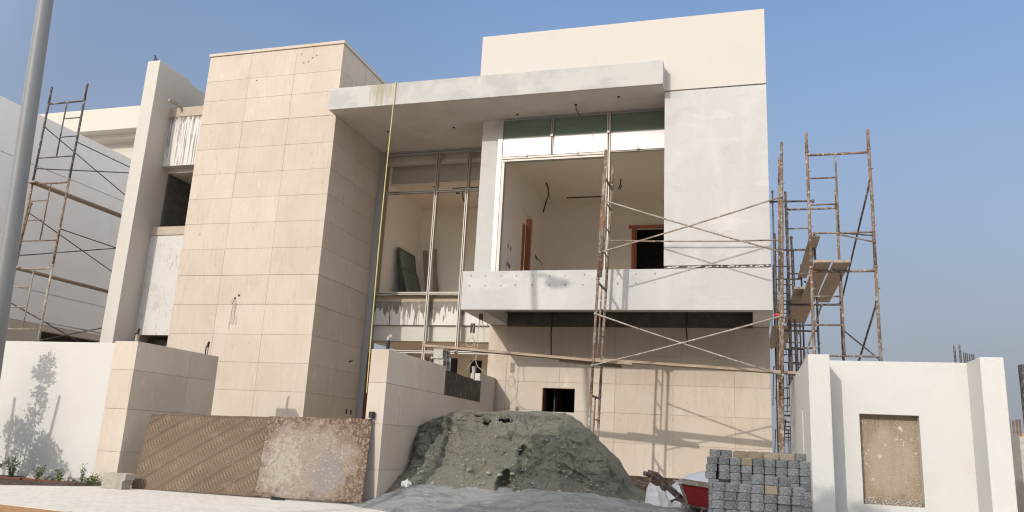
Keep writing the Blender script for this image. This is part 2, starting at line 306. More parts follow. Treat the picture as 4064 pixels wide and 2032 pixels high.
def solo(name, mb, material, label, cat, group=None, kind=None, bevel=0, smooth=False, rebase=True):
    """a thing that is one mesh: origin moved to its base"""
    if rebase and mb.v:
        xs, ys, zs = zip(*mb.v); c = Vector(((min(xs)+max(xs))/2, (min(ys)+max(ys))/2, min(zs)))
        mb.v = [(x-c.x, y-c.y, z-c.z) for x, y, z in mb.v]
    else: c = Vector((0, 0, 0))
    o = build(name, mb, material, None, bevel, smooth); o.location = c
    return tagit(o, label, cat, group, kind)

def wall(mb, ax, p0, p1, u0, u1, v0, v1, holes=()):
    """a slab across axis ax from p0 to p1 with rectangular holes (u0,u1,v0,v1)"""
    us = sorted({u0, u1, *[min(max(h, u0), u1) for q in holes for h in q[:2]]}); vs = sorted({v0, v1, *[min(max(h, v0), v1) for q in holes for h in q[2:]]})
    for a, b in zip(us, us[1:]):
        for c, d in zip(vs, vs[1:]):
            mu, mv = (a+b)/2, (c+d)/2
            if any(q[0] < mu < q[1] and q[2] < mv < q[3] for q in holes): continue
            if ax == 'y': mb.box(a, b, p0, p1, c, d)
            elif ax == 'x': mb.box(p0, p1, a, b, c, d)
            else: mb.box(a, b, c, d, p0, p1)
    return mb
def tiles(mb, ax, p0, p1, us, vs, holes=(), gap=.0045, wide=()):
    """stone slabs between the joint lines us and vs; joints listed in wide are deeper shadow gaps"""
    for i, (a, b) in enumerate(zip(us, us[1:])):
        for j, (c, d) in enumerate(zip(vs, vs[1:])):
            g0 = .012 if c in wide else gap; g1 = .009 if d in wide else gap
            A, B = a+(gap/2 if i else 0), b-(gap/2 if i < len(us)-2 else 0)
            C_, D_ = c+g0/2, d-g1/2
            rects = [(A, B, C_, D_)]
            for h in holes:
                nr = []
                for (x0, x1, z0, z1) in rects:
                    if h[0] >= x1 or h[1] <= x0 or h[2] >= z1 or h[3] <= z0: nr.append((x0, x1, z0, z1)); continue
                    if h[0] > x0: nr.append((x0, h[0], z0, z1))
                    if h[1] < x1: nr.append((h[1], x1, z0, z1))
                    if h[2] > z0: nr.append((max(x0, h[0]), min(x1, h[1]), z0, h[2]))
                    if h[3] < z1: nr.append((max(x0, h[0]), min(x1, h[1]), h[3], z1))
                rects = nr
            t = random.random()
            for (x0, x1, z0, z1) in rects:
                off = random.uniform(-.0015, .0015)
                if ax == 'y': mb.box(x0, x1, p0+off, p1, z0, z1, t)
                else: mb.box(p0, p1+off, x0, x1, z0, z1, t)
    return mb

# ================================================================== SETTING
g = MB(); g.quadmesh([(-400, -300, -.02), (400, -300, -.02), (400, 600, -.02), (-400, 600, -.02)], [(0, 1, 2, 3)])
solo('ground', g, M['desert'], None, None, kind='structure', rebase=False)
# paved footway: its near edge and the planter edge are ragged
pv = MB(); top = []; low = []
xs = [-30, -20, -14, -12.2, -11.5, -11.1, -10.77, -10.4, -8, -6, -4, 0, 8, 20]
up = {-12.2: 10.0, -11.5: 10.42, -11.1: 10.85, -10.77: 11.25}
for x in xs:
    yn = 8.18-.11*(x+9)+.03*math.sin(x*7); yf = up.get(x, 9.6 if x < -12.2 else 12.6)
    low.append((x, yn if x < 2 else 6.9, .0)); top.append((x, yf, .0))
n = len(xs)
pv.quadmesh(low+top+[(p[0], p[1], -.06) for p in low], [(i, i+1, n+i+1, n+i) for i in range(n-1)]+[(2*n+i, 2*n+i+1, i+1, i) for i in range(n-1)])
solo('pavement', pv, M['paving'], None, None, kind='structure', rebase=False)
ps = MB()
nx = 60
for i in range(nx+1):
    x = -22+i*.5
    ps.v += [(x, 3, -.012), (x, 8.35+.03*math.sin(i)-.11*(x+9), -.012)]
for i in range(nx): ps.f.append((2*i, 2*i+2, 2*i+3, 2*i+1)); ps.t.append(.5)
solo('soil', ps, M['orange_soil'], None, None, kind='structure', rebase=False)
pl = MB()      # planter bed in front of the left wall
N1, N2 = 44, 16
for j in range(N2+1):
    for i in range(N1+1):
        x = -15.5+i*(4.85/N1); yn = 9.5+max(0, (x+12.3))*1.15
        yn = min(yn, 11.5); y = yn+(11.86-yn)*j/N2
        e = min(1, j/3, (N1-i)/3)
        pl.v.append((x, y, -.012+e*(.03+.045*abs(noise.noise(Vector((x*3, y*3, 0)))))))
for j in range(N2):
    for i in range(N1): a = j*(N1+1)+i; pl.f.append((a, a+1, a+N1+2, a+N1+1)); pl.t.append(.5)
solo('planter_soil', pl, M['rubble'], None, None, kind='structure', smooth=True, rebase=False)

# ================================================================== THE VILLA
XT0, XT1, YT, ZT = -13.76, -9.74, 16.31, 10.92
YG, YB, YST = 19.0, 16.37, 18.63
V = thing('villa', 'unfinished two-storey villa of white plaster and beige stone with an open glazed corner', 'villa', (-6.5, 18, 0))
# --- stone tower
b = MB(); b.box(XT0+.012, XT1-.012, YT+.012, 19.6, 0, ZT-.03); tw = build('tower', b, M['joint'], V)
fz = [0, .66, 1.30, 1.98, 2.64, 3.31, 4.04, 4.77, 5.45, 6.12, 6.79, 7.46, 8.15, 8.87, 9.53, 10.10, 10.83]
t = MB(); tiles(t, 'y', YT, YT+.02, [XT0, -12.455, -11.095, XT1], fz, wide=(8.87, 4.77, 4.04))
tiles(t, 'x', XT1-.02, XT1, [YT+.002, 17.6, YG-.02], fz, wide=(8.87, 4.77, 4.04))
build('stone_cladding', t, M['stone'], tw, bevel=.002)
t = MB(); t.box(XT0-.03, XT1+.03, YT-.03, 19.62, 10.84, ZT); build('coping', t, M['stone'], tw, bevel=.006)
# cable holes, hanging wires and sockets on the tower
t = MB()
for x, z in ((-11.87, 4.26), (-11.97, 4.19), (-10.94, 10.66), (-10.62, 10.52), (-10.72, 10.42), (-12.2, 10.02), (-10.5, 10.58), (-10.85, 10.40)):
    r = .03 if z < 5 else .018
    t = MB(); t.tube([(x, YT-.004, z), (x, YT+.02, z)], r, 12); build('cable_hole', t, M['black'], tw)
for y in (18.33, 18.57):
    t = MB(); t.box(XT1-.01, XT1+.003, y, y+.08, 1.59, 1.71); build('socket_hole', t, M['black'], tw)
t = MB()
for k, pts in enumerate([[(-11.97, 4.17), (-12.03, 4.08), (-11.99, 4.0), (-12.02, 3.85), (-12.0, 3.7), (-12.04, 3.55), (-12.03, 3.44)],
                         [(-11.96, 4.17), (-11.9, 4.05), (-11.92, 3.98), (-11.95, 3.86), (-11.93, 3.72), (-11.96, 3.55)],
                         [(-11.98, 4.18), (-12.06, 4.11), (-12.01, 4.06), (-11.96, 4.1), (-11.92, 4.0), (-11.94, 3.8), (-11.86, 3.7), (-11.88, 3.55)]]):
    t.tube([(x, YT-.02-.012*k-(.01*math.sin(i*2)), z) for i, (x, z) in enumerate(pts)], .006, 5)
build('hanging_wire', t, M['wire'], tw)
t = MB(); t.tube([(XT1, 18.27, 2.9), (XT1+.12, 18.2, 2.93)], .018, 8); build('pipe_stub', t, M['rust_dark'], tw)

# --- fin wall at the left edge, and the recessed wall with slurry runs
t = MB(); t.box(-15.83, -15.42, YT, 17.6, 0, ZT); t.box(-15.80, -15.45, 17.6, 24, 0, ZT-.07)
fin = build('fin_wall', t, M['white'], V, bevel=.012)
t = MB()
wall(t, 'y', 17.01, 17.25, -15.42, XT0+.012, 8.05, 9.50)
rw = build('recessed_wall', t, M['drip_upper'], V)
for z0, z1 in ((9.50, 9.78), (6.06, 6.30)):
    t = MB(); t.box(-15.42, XT0+.012, 16.99, 17.255, z0, z1); build('concrete_band', t, M['band'], rw, bevel=.008)
t = MB(); wall(t, 'y', 17.02, 17.25, -15.42, XT0+.012, 3.36, 6.06)
build('lower_panel', t, M['grime_white'], rw)
for z0, z1 in ((7.93, 8.05), (6.16, 6.24)):
    t = MB(); t.box(-15.42, XT0+.015, 17.255, 19.2, z0, z1); build('opening_slab', t, M['concrete'], rw)
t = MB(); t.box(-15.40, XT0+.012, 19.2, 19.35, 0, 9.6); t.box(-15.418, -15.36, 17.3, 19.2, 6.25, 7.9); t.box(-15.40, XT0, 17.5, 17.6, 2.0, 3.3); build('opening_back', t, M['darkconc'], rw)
t = MB(); t.box(-14.25, XT0+.012, 17.02, 17.2, 0, 3.34); build('door_jamb', t, M['white'], rw)
# rough mortar edge between cladding and recess
t = MB()
for i in range(26):
    z = 8.1+i*.055; w = .06+.05*abs(noise.noise(Vector((0, 0, z*4))))+(.06 if i in (8, 9, 19, 20, 21) else 0)
    t.ico((XT0-.01-w*.4, 16.9+.06*math.sin(i*3), z), .05, 1, .6, 3, (w/.05, 1.6, .8), i)
build('mortar_edge', t, M['concrete'], rw)
t = MB(); t.bar((-15.15, 16.58, 9.83), (-15.06, 17.03, 9.80), .07, .06); build('metal_channel', t, M['band'], rw)

# --- canopy slab
t = MB(); t.box(-9.78, -1.61, 15.98, 16.30, 8.86, 9.43)
t.box(-9.73, -1.61, 16.30, 19.3, 8.865, 9.42)
can = build('canopy_slab', t, M['fascia'], V, bevel=.01)
t = MB(); t.box(-9.73, -1.615, 16.02, 18.98, 8.852, 8.8645); build('soffit', t, M['concrete'], can)
t = MB()
for x, y in ((-8.86, 17.5), (-7.04, 17.53), (-3.69, 16.7), (-2.65, 16.45), (-5.2, 17.0)):
    t = MB(); t.tube([(x, y, 8.84), (x, y, 8.853)], .035, 10); build('conduit_hole', t, M['black'], can)
t = MB(); t.tube([(-3.69, 16.7, 8.85), (-3.68, 16.68, 8.72), (-3.62, 16.7, 8.6), (-3.52, 16.69, 8.5), (-3.55, 16.7, 8.44)], .012, 5); build('hanging_wire', t, M['black'], can)

# --- white upper wall and the tall panel right of the opening
t = MB(); t.box(-5.99, .54, YB, YB+.3, 8.875, 10.66)
t.box(-5.99, -5.7, YB+.3, 24, 8.875, 10.62); t.box(.24, .54, YB+.3, 26, 3.94, 10.6); t.box(.24, .53, 18.9, 26, 0, 3.94)
uw = build('upper_wall', t, M['white'], V, bevel=.008)
t = MB(); t.box(-1.61, .54, YB+.004, YB+.3, 4.875, 8.85); build('facade_panel', t, M['patchy'], V, bevel=.006)
# movement joint with crumbled plaster
for z0, z1 in ((8.84, 8.88), (4.80, 4.89)):
    t = MB(); t.box(-1.60, .53, YB+.03, YB+.28, z0, z1)
    if z0 > 8:
        for i in range(60):
            x = -.95+i*.0245; t.ico((x, YB+.012, 8.862+.012*math.sin(i*5)), .016, 1, .5, 3, (1.3, .5, .8), i)
    build('joint_gap', t, M['darkconc'], V)
t = MB()
for i in range(46):
    x = -1.55+i*.045
    if random.random() < .78: t.ico((x, YB+.02, 4.845+random.uniform(-.012, .012)), .022, 1, .6, 3, (1.6, .8, .9), i)
build('crumbled_plaster', t, M['white'], V)

# --- balcony box
t = MB(); t.box(-6.10, .555, YB, YB+.2, 3.93, 4.81)
bal = build('balcony_parapet', t, M['patchy'], V, bevel=.008)
t = MB(); wall(t, 'z', 3.935, 4.22, -6.10, .55, YB+.2, 19.3, [(-5.64, .18, YB+.24, 18.62)])
build('balcony_soffit', t, M['grime_white'], V)
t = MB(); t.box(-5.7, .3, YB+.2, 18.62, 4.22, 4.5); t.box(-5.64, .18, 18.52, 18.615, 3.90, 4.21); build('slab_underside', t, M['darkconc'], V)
t = MB()
for x, z in ((-5.19, 4.69), (-4.83, 4.69), (-4.46, 4.69), (-4.07, 4.68), (-3.73, 4.68), (-3.3, 4.70), (-2.19, 4.70), (-1.79, 4.71), (-5.55, 4.70), (-5.9, 4.70), (-5.92, 4.46), (-5.18, 4.47), (-4.84, 4.48), (-4.46, 4.48), (-4.07, 4.48), (-3.72, 4.48), (-3.33, 4.48), (-2.58, 4.5), (-2.19, 4.5), (-1.79, 4.51), (-2.58, 4.71), (-5.55, 4.47)):
    t = MB(); t.ico((x, YB-.001, z), random.uniform(.010, .017), 2, 1.6, 2.5, (1.1, .2, 1.3), x*7); build('anchor_mark', t, M['mark'], bal)
t = MB()
for x, z1, z0 in ((-4.47, 4.24, 3.16), (-1.27, 4.23, 3.50)):
    t = MB(); t.tube([(x, 18.40, z1), (x-.005, 18.39, (z1+z0)/2+.2), (x-.02, 18.42, (z1+z0)/2), (x+.01, 18.40, z0)], .016, 7); build('conduit', t, M['black'], V)
# tangle of wires under the balcony's left end
t = MB()
t.tube([(-5.80, 16.95, 3.96), (-5.80, 16.95, 3.80)], .05, 8)
build('junction_box', t, M['darkconc'], V)
t = MB()
t.tube([(-5.82, 16.95, 3.85), (-5.87, 17.0, 3.5), (-5.86, 17.0, 3.2), (-5.88, 17.0, 2.85), (-5.82, 17.0, 2.72), (-5.65, 17.0, 2.62)], .008, 5)
t.tube([(-5.79, 16.95, 3.85), (-5.73, 17.0, 3.6), (-5.71, 17.0, 3.3)], .008, 5)
t.tube([(-5.86, 17, 2.98), (-5.95, 17, 2.86), (-6.04, 17, 2.74), (-6.1, 17, 2.66)], .007, 5)
ring = [(-6.03+.09*math.cos(a)+.012*math.sin(3*a), 17.0+.02*math.sin(a), 3.28+.11*math.sin(a)) for a in [i*.45 for i in range(30)]]
t.tube([(-5.98, 17.0, 3.66), (-6.02, 17.0, 3.5)]+ring+[(-5.93, 17, 3.12), (-5.86, 17, 3.05)], .007, 5)
build('hanging_wire', t, M['wire'], V)
for x in (-6.06, -6.0):
    t = MB(); t.box(x, x+.04, 17.0, 17.04, 3.5, 3.72); build('cable_end', t, M['black'], V)

# --- column at the glazed corner
t = MB(); t.box(-6.15, -5.73, 17.24, 17.60, 4.3, 8.855); build('column', t, M['patchy'], V, bevel=.01)
# --- right ground-floor wall in stone
WH = (-4.70, -3.905, 1.86, 2.42)
t = MB(); wall(t, 'y', YST+.012, YST+.25, -6.13, .54, .5, 4.0, [WH]); sw = build('ground_floor_wall', t, M['joint'], V)
t = MB(); tiles(t, 'y', YST, YST+.02, [-6.13, -5.63, -4.29, -2.95, -1.60, -.24, .54], [.5, 1.22, 1.89, 2.56, 3.23, 3.92], [WH]); build('stone_cladding', t, M['stone'], sw, bevel=.002)
t = MB(); t.box(-6.10, .52, YST+.03, YST+.24, 0, .49)
for i in range(150):
    t.ico((random.uniform(-6, .4), YST+.03, random.uniform(.02, .46)), random.uniform(.04, .10), 1, .4, 2, (1.5, .5, .7), i)
build('exposed_footing', t, M['rubble'], sw)
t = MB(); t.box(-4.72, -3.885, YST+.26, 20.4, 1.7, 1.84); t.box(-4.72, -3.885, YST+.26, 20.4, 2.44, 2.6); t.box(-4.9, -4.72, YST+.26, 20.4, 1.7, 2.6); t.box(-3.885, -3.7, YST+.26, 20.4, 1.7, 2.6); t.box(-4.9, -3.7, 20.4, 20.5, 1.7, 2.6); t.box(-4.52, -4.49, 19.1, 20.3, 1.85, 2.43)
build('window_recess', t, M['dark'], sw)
t = MB(); t.box(-4.70, -4.68, YST-.004, YST+.26, 1.86, 2.42); build('window_reveal', t, M['darkwood'], sw)

# --- left glazing: frames only, no glass yet
fr = MB(); zt, zs = 8.85, 4.85
def mull(mb, x, z0, z1, w=.075, d=.14, y=YG):
    mb.box(x-w/2, x-.012, y-d/2, y-.01, z0, z1); mb.box(x+.012, x+w/2, y-d/2, y-.01, z0, z1); mb.box(x-w/2, x+w/2, y-.01, y+d/2, z0, z1)
def tran(mb, x0, x1, z, h=.07, d=.12, y=YG):
    mb.box(x0, x1, y-d/2, y-.01, z-h/2, z-.01); mb.box(x0, x1, y-d/2, y-.01, z+.01, z+h/2); mb.box(x0, x1, y-.01, y+d/2, z-h/2+.002, z+h/2-.002)
LG = thing('empty_window_frame', 'tall bare aluminium window framing beside the stone tower, still without glass', 'window frame', (-8, YG, 0))
f1 = MB(); f1.box(XT1+.005, XT1+.16, YG-.10, YG+.08, 0, 8.84); build('side_frame', f1, M['alu_dark'], LG, bevel=.004)
for x, z0 in ((-8.00, 2.4), (-7.10, 3.3)):
    f1 = MB(); mull(f1, x, z0, 8.80); build('mullion', f1, M['alu'], LG)
f1 = MB(); mull(f1, -6.17, 0, 3.9, .06); build('mullion', f1, M['alu'], LG)
f1 = MB(); tran(f1, XT1+.16, -6.2, 8.80, .08); build('head_rail', f1, M['alu_dark'], LG)
for z in (7.66, 4.82, 3.27):
    for x0, x1 in ((XT1+.16, -8.04), (-7.96, -7.14), (-7.06, -6.2)):
        f1 = MB(); tran(f1, x0, x1, z); build('transom', f1, M['alu'], LG)
# beams behind the glazing
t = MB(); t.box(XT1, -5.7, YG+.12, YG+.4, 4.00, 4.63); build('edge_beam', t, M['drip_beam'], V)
t = MB(); t.box(XT1, -5.7, YG+.125, YG+.4, 4.632, 4.79); build('raw_beam_top', t, M['band'], V)
t = MB(); t.box(XT1, -6.13, YG+.20, YG+.42, 3.58, 3.995); build('lintel', t, M['white'], V)
t = MB(); t.box(XT1, -5.7, YG+.15, YG+.4, 8.60, 8.66); t.box(XT1, -5.7, YG+.2, YG+.42, 8.66, 8.85); t.box(XT1, -6.0, 19.75, 20.0, 8.21, 8.85); build('head_beam', t, M['white'], V)
# --- upper rooms
t = MB(); t.box(-9.95, XT1, 19.6, 22.3, 4.5, 8.86); wall(t, 'y', 22.05, 22.2, XT1, -6.0, 4.5, 8.86)
wall(t, 'x', -6.0, -5.8, 17.6, 22.2, 4.3, 8.86, [(20.0, 21.1, 4.85, 7.40)])
wall(t, 'y', 22.4, 22.55, -5.8, .4, 4.3, 8.86, [(-3.05, -1.95, 4.85, 7.42)]); t.box(.06, .236, 16.7, 22.4, 4.5, 8.86)
t.box(-6.0, -5.8, 22.2, 22.55, 4.3, 8.86)
build('inner_wall', t, M['inner'], V)
t = MB(); t.box(XT1, -6.0, 19.75, 22.05, 8.14, 8.2); t.box(-5.8, .06, 17.6, 22.4, 8.27, 8.33); t.box(-5.6, .06, 17.28, 17.6, 8.05, 8.1)
build('ceiling', t, M['inner_ceiling'], V)
t = MB(); t.box(XT1, -6.13, 19.4, 26, 4.35, 4.72); t.box(-6.0, .3, 16.58, 26, 4.51, 4.84); build('upper_floor', t, M['concrete'], V)
t = MB(); t.box(-9.9, .24, 19.3, 26, 8.87, 9.15); t.box(-1.61, .24, 16.7, 19.3, 8.87, 9.15); build('roof_slab', t, M['concrete'], V)
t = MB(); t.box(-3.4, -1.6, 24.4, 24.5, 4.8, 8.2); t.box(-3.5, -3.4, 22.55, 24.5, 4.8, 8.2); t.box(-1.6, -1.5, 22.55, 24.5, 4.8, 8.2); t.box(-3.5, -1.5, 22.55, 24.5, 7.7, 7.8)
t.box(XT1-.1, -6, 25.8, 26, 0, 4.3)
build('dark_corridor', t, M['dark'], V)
t = MB(); t.box(-3.13, -3.05, 22.35, 22.42, 4.85, 7.42); t.box(-3.22, -1.7, 22.32, 22.42, 7.42, 7.50)
t.box(-3.05, -3.0, 22.42, 22.55, 4.85, 7.42)
build('door_frame', t, M['wood'], V, bevel=.006)
t = MB(); t.box(-6.03, -5.99, 20.02, 20.95, 4.85, 7.2); t.box(-5.985, -5.96, 20.1, 20.5, 4.85, 7.2); t.box(-5.99, -5.83, 20.99, 21.06, 4.86, 7.38); build('door_frame', t, M['wood'], V, bevel=.004)
# vents, sockets, ceiling cables
for x0_, x1_, y0_, y1_, z_ in ((-5.0, -3.92, 21.78, 21.88, 8.262), (-8.0, -6.4, 20.12, 20.2, 8.131), (-7.5, -6.2, 20.9, 20.98, 8.131)):
    t = MB(); t.box(x0_, x1_, y0_, y1_, z_, z_+.009); build('slot_vent', t, M['black'], V)
for x, y in ((-8.45, 19.95), (-8.0, 20.6)):
    t = MB(); t.tube([(x, y, 8.125), (x, y, 8.14)], .06, 12); build('downlight_hole', t, M['black'], V)
for y, z in ((18.75, 6.01), (19.0, 6.0), (18.74, 5.54), (18.86, 5.53), (18.98, 5.52), (21.5, 6.41), (21.62, 6.38)):
    t = MB(); t.box(-5.80, -5.795, y-.03, y+.03, z-.06, z+.06); build('socket_hole', t, M['black'], V)
t = MB()
t = MB(); t.tube([(-5.29, 20.4, 8.27), (-5.22, 20.4, 8.10), (-5.20, 20.4, 7.90), (-5.26, 20.4, 7.73), (-5.30, 20.4, 7.55), (-5.34, 20.4, 7.39)], .022, 6); build('ceiling_cable', t, M['darkconc'], V)
t = MB(); t.tube([(-3.17, 20.4, 8.29), (-3.19, 20.4, 8.12), (-3.24, 20.4, 8.0), (-3.20, 20.4, 7.97), (-3.15, 20.4, 8.08)], .018, 6); build('ceiling_cable', t, M['darkconc'], V)
t = MB(); t.tube([(-7.85, 20.6, 8.14), (-7.82, 20.6, 7.95), (-7.76, 20.6, 7.85)], .02, 6); build('ceiling_cable', t, M['darkconc'], V)
t = MB(); t.tube([(-5.79, 21.5, 6.4), (-5.7, 21.6, 6.3), (-5.68, 21.8, 6.28), (-5.7, 21.9, 6.22)], .012, 5); build('ceiling_cable', t, M['darkconc'], V)

# --- right glazing: top band glazed, lower lights open
RG = thing('glazed_window_frame', 'wide window framing under the canopy with a strip of green glass and white film at its top', 'window frame', (-3.7, 17.25, 4.8))
f1 = MB(); f1.box(-5.725, -5.60, 17.20, 17.42, 4.84, 8.855); build('side_post', f1, M['alu_dark'], RG, bevel=.004)
f1 = MB(); f1.box(-5.595, -5.52, 17.2, 17.35, 4.84, 7.78); build('side_frame', f1, M['alu'], RG, bevel=.004)
f1 = MB(); tran(f1, -5.6, -3.03, 7.77, .11, .14, 17.25); tran(f1, -2.95, -1.62, 7.84, .04, .10, 17.25); build('transom', f1, M['alu'], RG)
for x, z0 in ((-4.36, 7.84), (-2.99, 4.84)):
    f1 = MB(); mull(f1, x, z0, 8.84, .05 if z0 > 7 else .085, .12, 17.25); build('mullion', f1, M['alu'], RG)
f1 = MB(); tran(f1, -5.6, -1.62, 8.82, .05, .10, 17.25); build('head_rail', f1, M['alu_dark'], RG)
for x, z in ((-4.97, 7.84), (-3.72, 7.84), (-2.3, 7.87), (-4.36, 8.32), (-2.99, 8.32)):
    f1 = MB(); f1.box(x-.03, x+.03, 17.15, 17.19, z-.03, z+.04); build('glass_clamp', f1, M['alu'], RG)
for x0, x1 in ((-5.6, -4.385), (-4.335, -3.03), (-2.95, -1.62)):
    f1 = MB(); f1.box(x0, x1, 17.235, 17.25, 8.32, 8.80); p = build('glass_pane', f1, M['glass'], RG)
    f1 = MB(); f1.box(x0, x1, 17.23, 17.25, 7.86, 8.318); build('film_panel', f1, M['film'], RG)

# --- ground-floor interior seen over the gate wall
t = MB(); wall(t, 'y', 21.8, 21.95, XT1, -5.2, 0, 3.6, [(-8.8, -8.1, 2.3, 3.45), (-7.75, -7.35, 1.9, 3.40)]); t.box(-5.4, -5.2, 18.9, 21.8, 0, 3.6); build('ground_floor_partition', t, M['inner'], V)
t = MB(); t.box(XT1, -5.4, 19.42, 21.8, 3.56, 3.62); build('ground_floor_ceiling', t, M['inner_ceiling'], V)
t = MB(); t.box(-7.75, -7.35, 21.86, 21.88, 2.55, 2.62); t.box(-7.56, -7.53, 21.86, 21.88, 1.9, 3.4); t.box(-8.8, -8.1, 21.86, 21.88, 2.9, 2.95); t.box(-8.45, -8.42, 21.86, 21.88, 2.3, 3.45); build('rear_window_frame', t, M['alu_dark'], V)
t = MB(); t.box(-9.57, -9.44, 18.95, 19.1, 0, 3.2); t.box(-9.44, -8.1, 19.45, 19.55, 3.05, 3.2); t.box(-8.2, -8.08, 19.45, 19.55, 0, 3.2); build('door_frame', t, M['darkwood'], V)
t = MB(); t.box(-9.0, -8.3, 19.5, 19.53, 2.95, 3.08); build('door_head', t, M['wood'], V)

# things leaning inside the upper left room
t = MB(); th = thing('glass_panel', 'large green glass panel leaning inside the upper room behind the bare framing', 'glass panel', (-9.6, 21.0, 4.72))
for k, (zt2, dz) in enumerate(((6.45, 0), (5.85, .0))):
    f1 = MB(); y0 = 20.45+.06*k; x0 = -9.35+.12*k
    f1.quadmesh([(x0, y0, 4.73), (x0+.03, y0+1.1, 4.73), (x0-.25, y0+1.0, zt2), (x0-.28, y0-.1, zt2), (x0+.015, y0, 4.73), (x0+.045, y0+1.1, 4.73), (x0-.235, y0+1.0, zt2), (x0-.265, y0-.1, zt2)],
                [(0, 1, 2, 3), (7, 6, 5, 4), (0, 4, 5, 1), (1, 5, 6, 2), (2, 6, 7, 3), (3, 7, 4, 0)])
    build('pane', f1, M['glass'], th)
    f1 = MB(); f1.bar((x0, y0, 4.73), (x0-.28, y0-.1, zt2), .05, .05, (0, 1, 0)); f1.bar((x0-.28, y0-.1, zt2), (x0-.25, y0+1.0, zt2), .04, .04); f1.bar((x0-.25, y0+1.0, zt2), (x0+.03, y0+1.1, 4.73), .04, .04, (0, 1, 0)); build('dark_edge', f1, M['darkconc'], th)
for (a, b_, w, lab) in (((-9.1, 21.75, 4.73), (-9.45, 21.9, 6.75), .16, 'broad splintered board leaning in the upper room beside the green glass'),
                   ((-8.75, 21.8, 4.73), (-9.3, 21.95, 7.05), .09, 'narrow tall stick leaning in the corner of the upper room'),
                   ((-8.9, 21.7, 4.73), (-9.15, 21.95, 6.8), .10, 'shorter brown board nearest the mullion in the upper room')):
    t = MB(); t.bar(a, b_, w, .03, (0, 1, 0)); solo('wooden_board', t, M['plank_y'], lab, 'board', group='boards leaning in the upper room')

# ================================================================== neighbours on the left
NB = thing('neighbour_house', 'shaded grey side of the neighbouring house behind the left scaffold', 'house', (-24, 20, 0))
t = MB(); zs_ = [3.9, 4.86, 8.62, 10.21]
for a, b_ in zip(zs_, zs_[1:]): t.box(-30, -20.74, 9, 23.6, a+.012, b_-.012)
t.box(-30, -20.78, 9.02, 23.58, 3.9, 10.19)
build('wall', t, M['neigh'], NB)
t = MB(); wall(t, 'x', -20.9, -20.74, 9, 23.6, 0, 3.9, [(19.05, 23.3, 1.0, 3.72)]); t.box(-30, -20.95, 9, 9.2, 0, 3.9); build('stone_base', t, M['stone'], NB)
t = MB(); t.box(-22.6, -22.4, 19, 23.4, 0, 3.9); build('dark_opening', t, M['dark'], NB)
t = MB(); t.box(-40, -18, 25, 25.5, 13.14, 14.15); t.box(-40, -18, 25.5, 26.2, 12.93, 14.1); t.box(-40, -18, 26.0, 35, 0, 13)
solo('distant_block', t, M['ochre'], 'cream coloured building with an overhanging parapet behind the grey house', 'building', bevel=.02)

# ================================================================== boundary walls and gate piers
t = MB(); t.box(-26, -11.152, 11.90, 12.15, 0, 2.51)
solo('boundary_wall', t, M['roughcast'], 'white rendered street wall with the shadow of a young tree on it', 'wall', bevel=.01)
def pier(name, x0, x1, y0, y1, ztop, zj, yj, label, low=None):
    T = thing(name, label, 'wall', ((x0+x1)/2, y0, 0))
    c = MB(); c.box(x0+.012, x1-.012, y0+.012, y1-.012, 0, ztop-.012)
    if low: c.box(x0+.013, x1-.013, y1-.011, low[0]-.012, 0, low[1]-.012)
    build('core', c, M['joint'], T)
    c = MB(); tiles(c, 'y', y0, y0+.02, [x0, x1], zj+[ztop]); tiles(c, 'x', x1-.02, x1, [y0+.002]+yj+[y1], zj+[ztop])
    if low: tiles(c, 'x', x1-.02, x1, [y1+.004, 16.1, low[0]], [z for z in zj if z < low[1]-.01]+[low[1]]); c.box(x0, x1-.02, y1+.001, low[0], low[1]-.012, low[1])
    tiles(c, 'y', y1-.02, y1, [x0, x1-.021], zj+[ztop]); c.box(x0, x1-.0205, y0+.021, y1-.021, ztop-.011, ztop)
    build('stone_cladding', c, M['stone'], T, bevel=.002); return T
pier('gate_wall', -11.15, -10.64, 11.86, 14.22, 2.54, [0, .57, 1.32, 2.02], [13.35], 'stone-clad gate wall left of the plywood, its inner side in shade')
pier('gate_wall', -6.04, -5.72, 12.07, 14.75, 2.50, [0, .54, 1.27, 1.94], [13.40], 'stone-clad gate wall between plywood and sand heap, stepped down at its back', low=(17.4, 1.94))
t = MB(); t.box(-6.13, -5.9, 17.42, 18.6, 0, 2.62); solo('low_wall', t, M['white'], 'short white wall end between the black blockwork and the villa stone wall', 'wall')
t = MB()
vs = []
for i in range(15):
    y = 14.77+i*.175; z = 2.42+.035*noise.noise(Vector((0, y*3, 0)))-(.10 if i in (12,) else 0)+(0.02 if i < 7 else -.0)
    vs += [(-5.99, y, 1.94), (-5.80, y, 1.94), (-5.80, y, z), (-5.99, y, z)]
fs = [(4*i+k, 4*i+(k+1) % 4, 4*i+4+(k+1) % 4, 4*i+4+k) for i in range(14) for k in range(4)]+[(3, 2, 1, 0), (56, 57, 58, 59)]
t.quadmesh(vs, fs)
solo('low_wall', t, M['tar'], 'black bitumen-coated low wall on top of the stepped gate wall', 'wall')
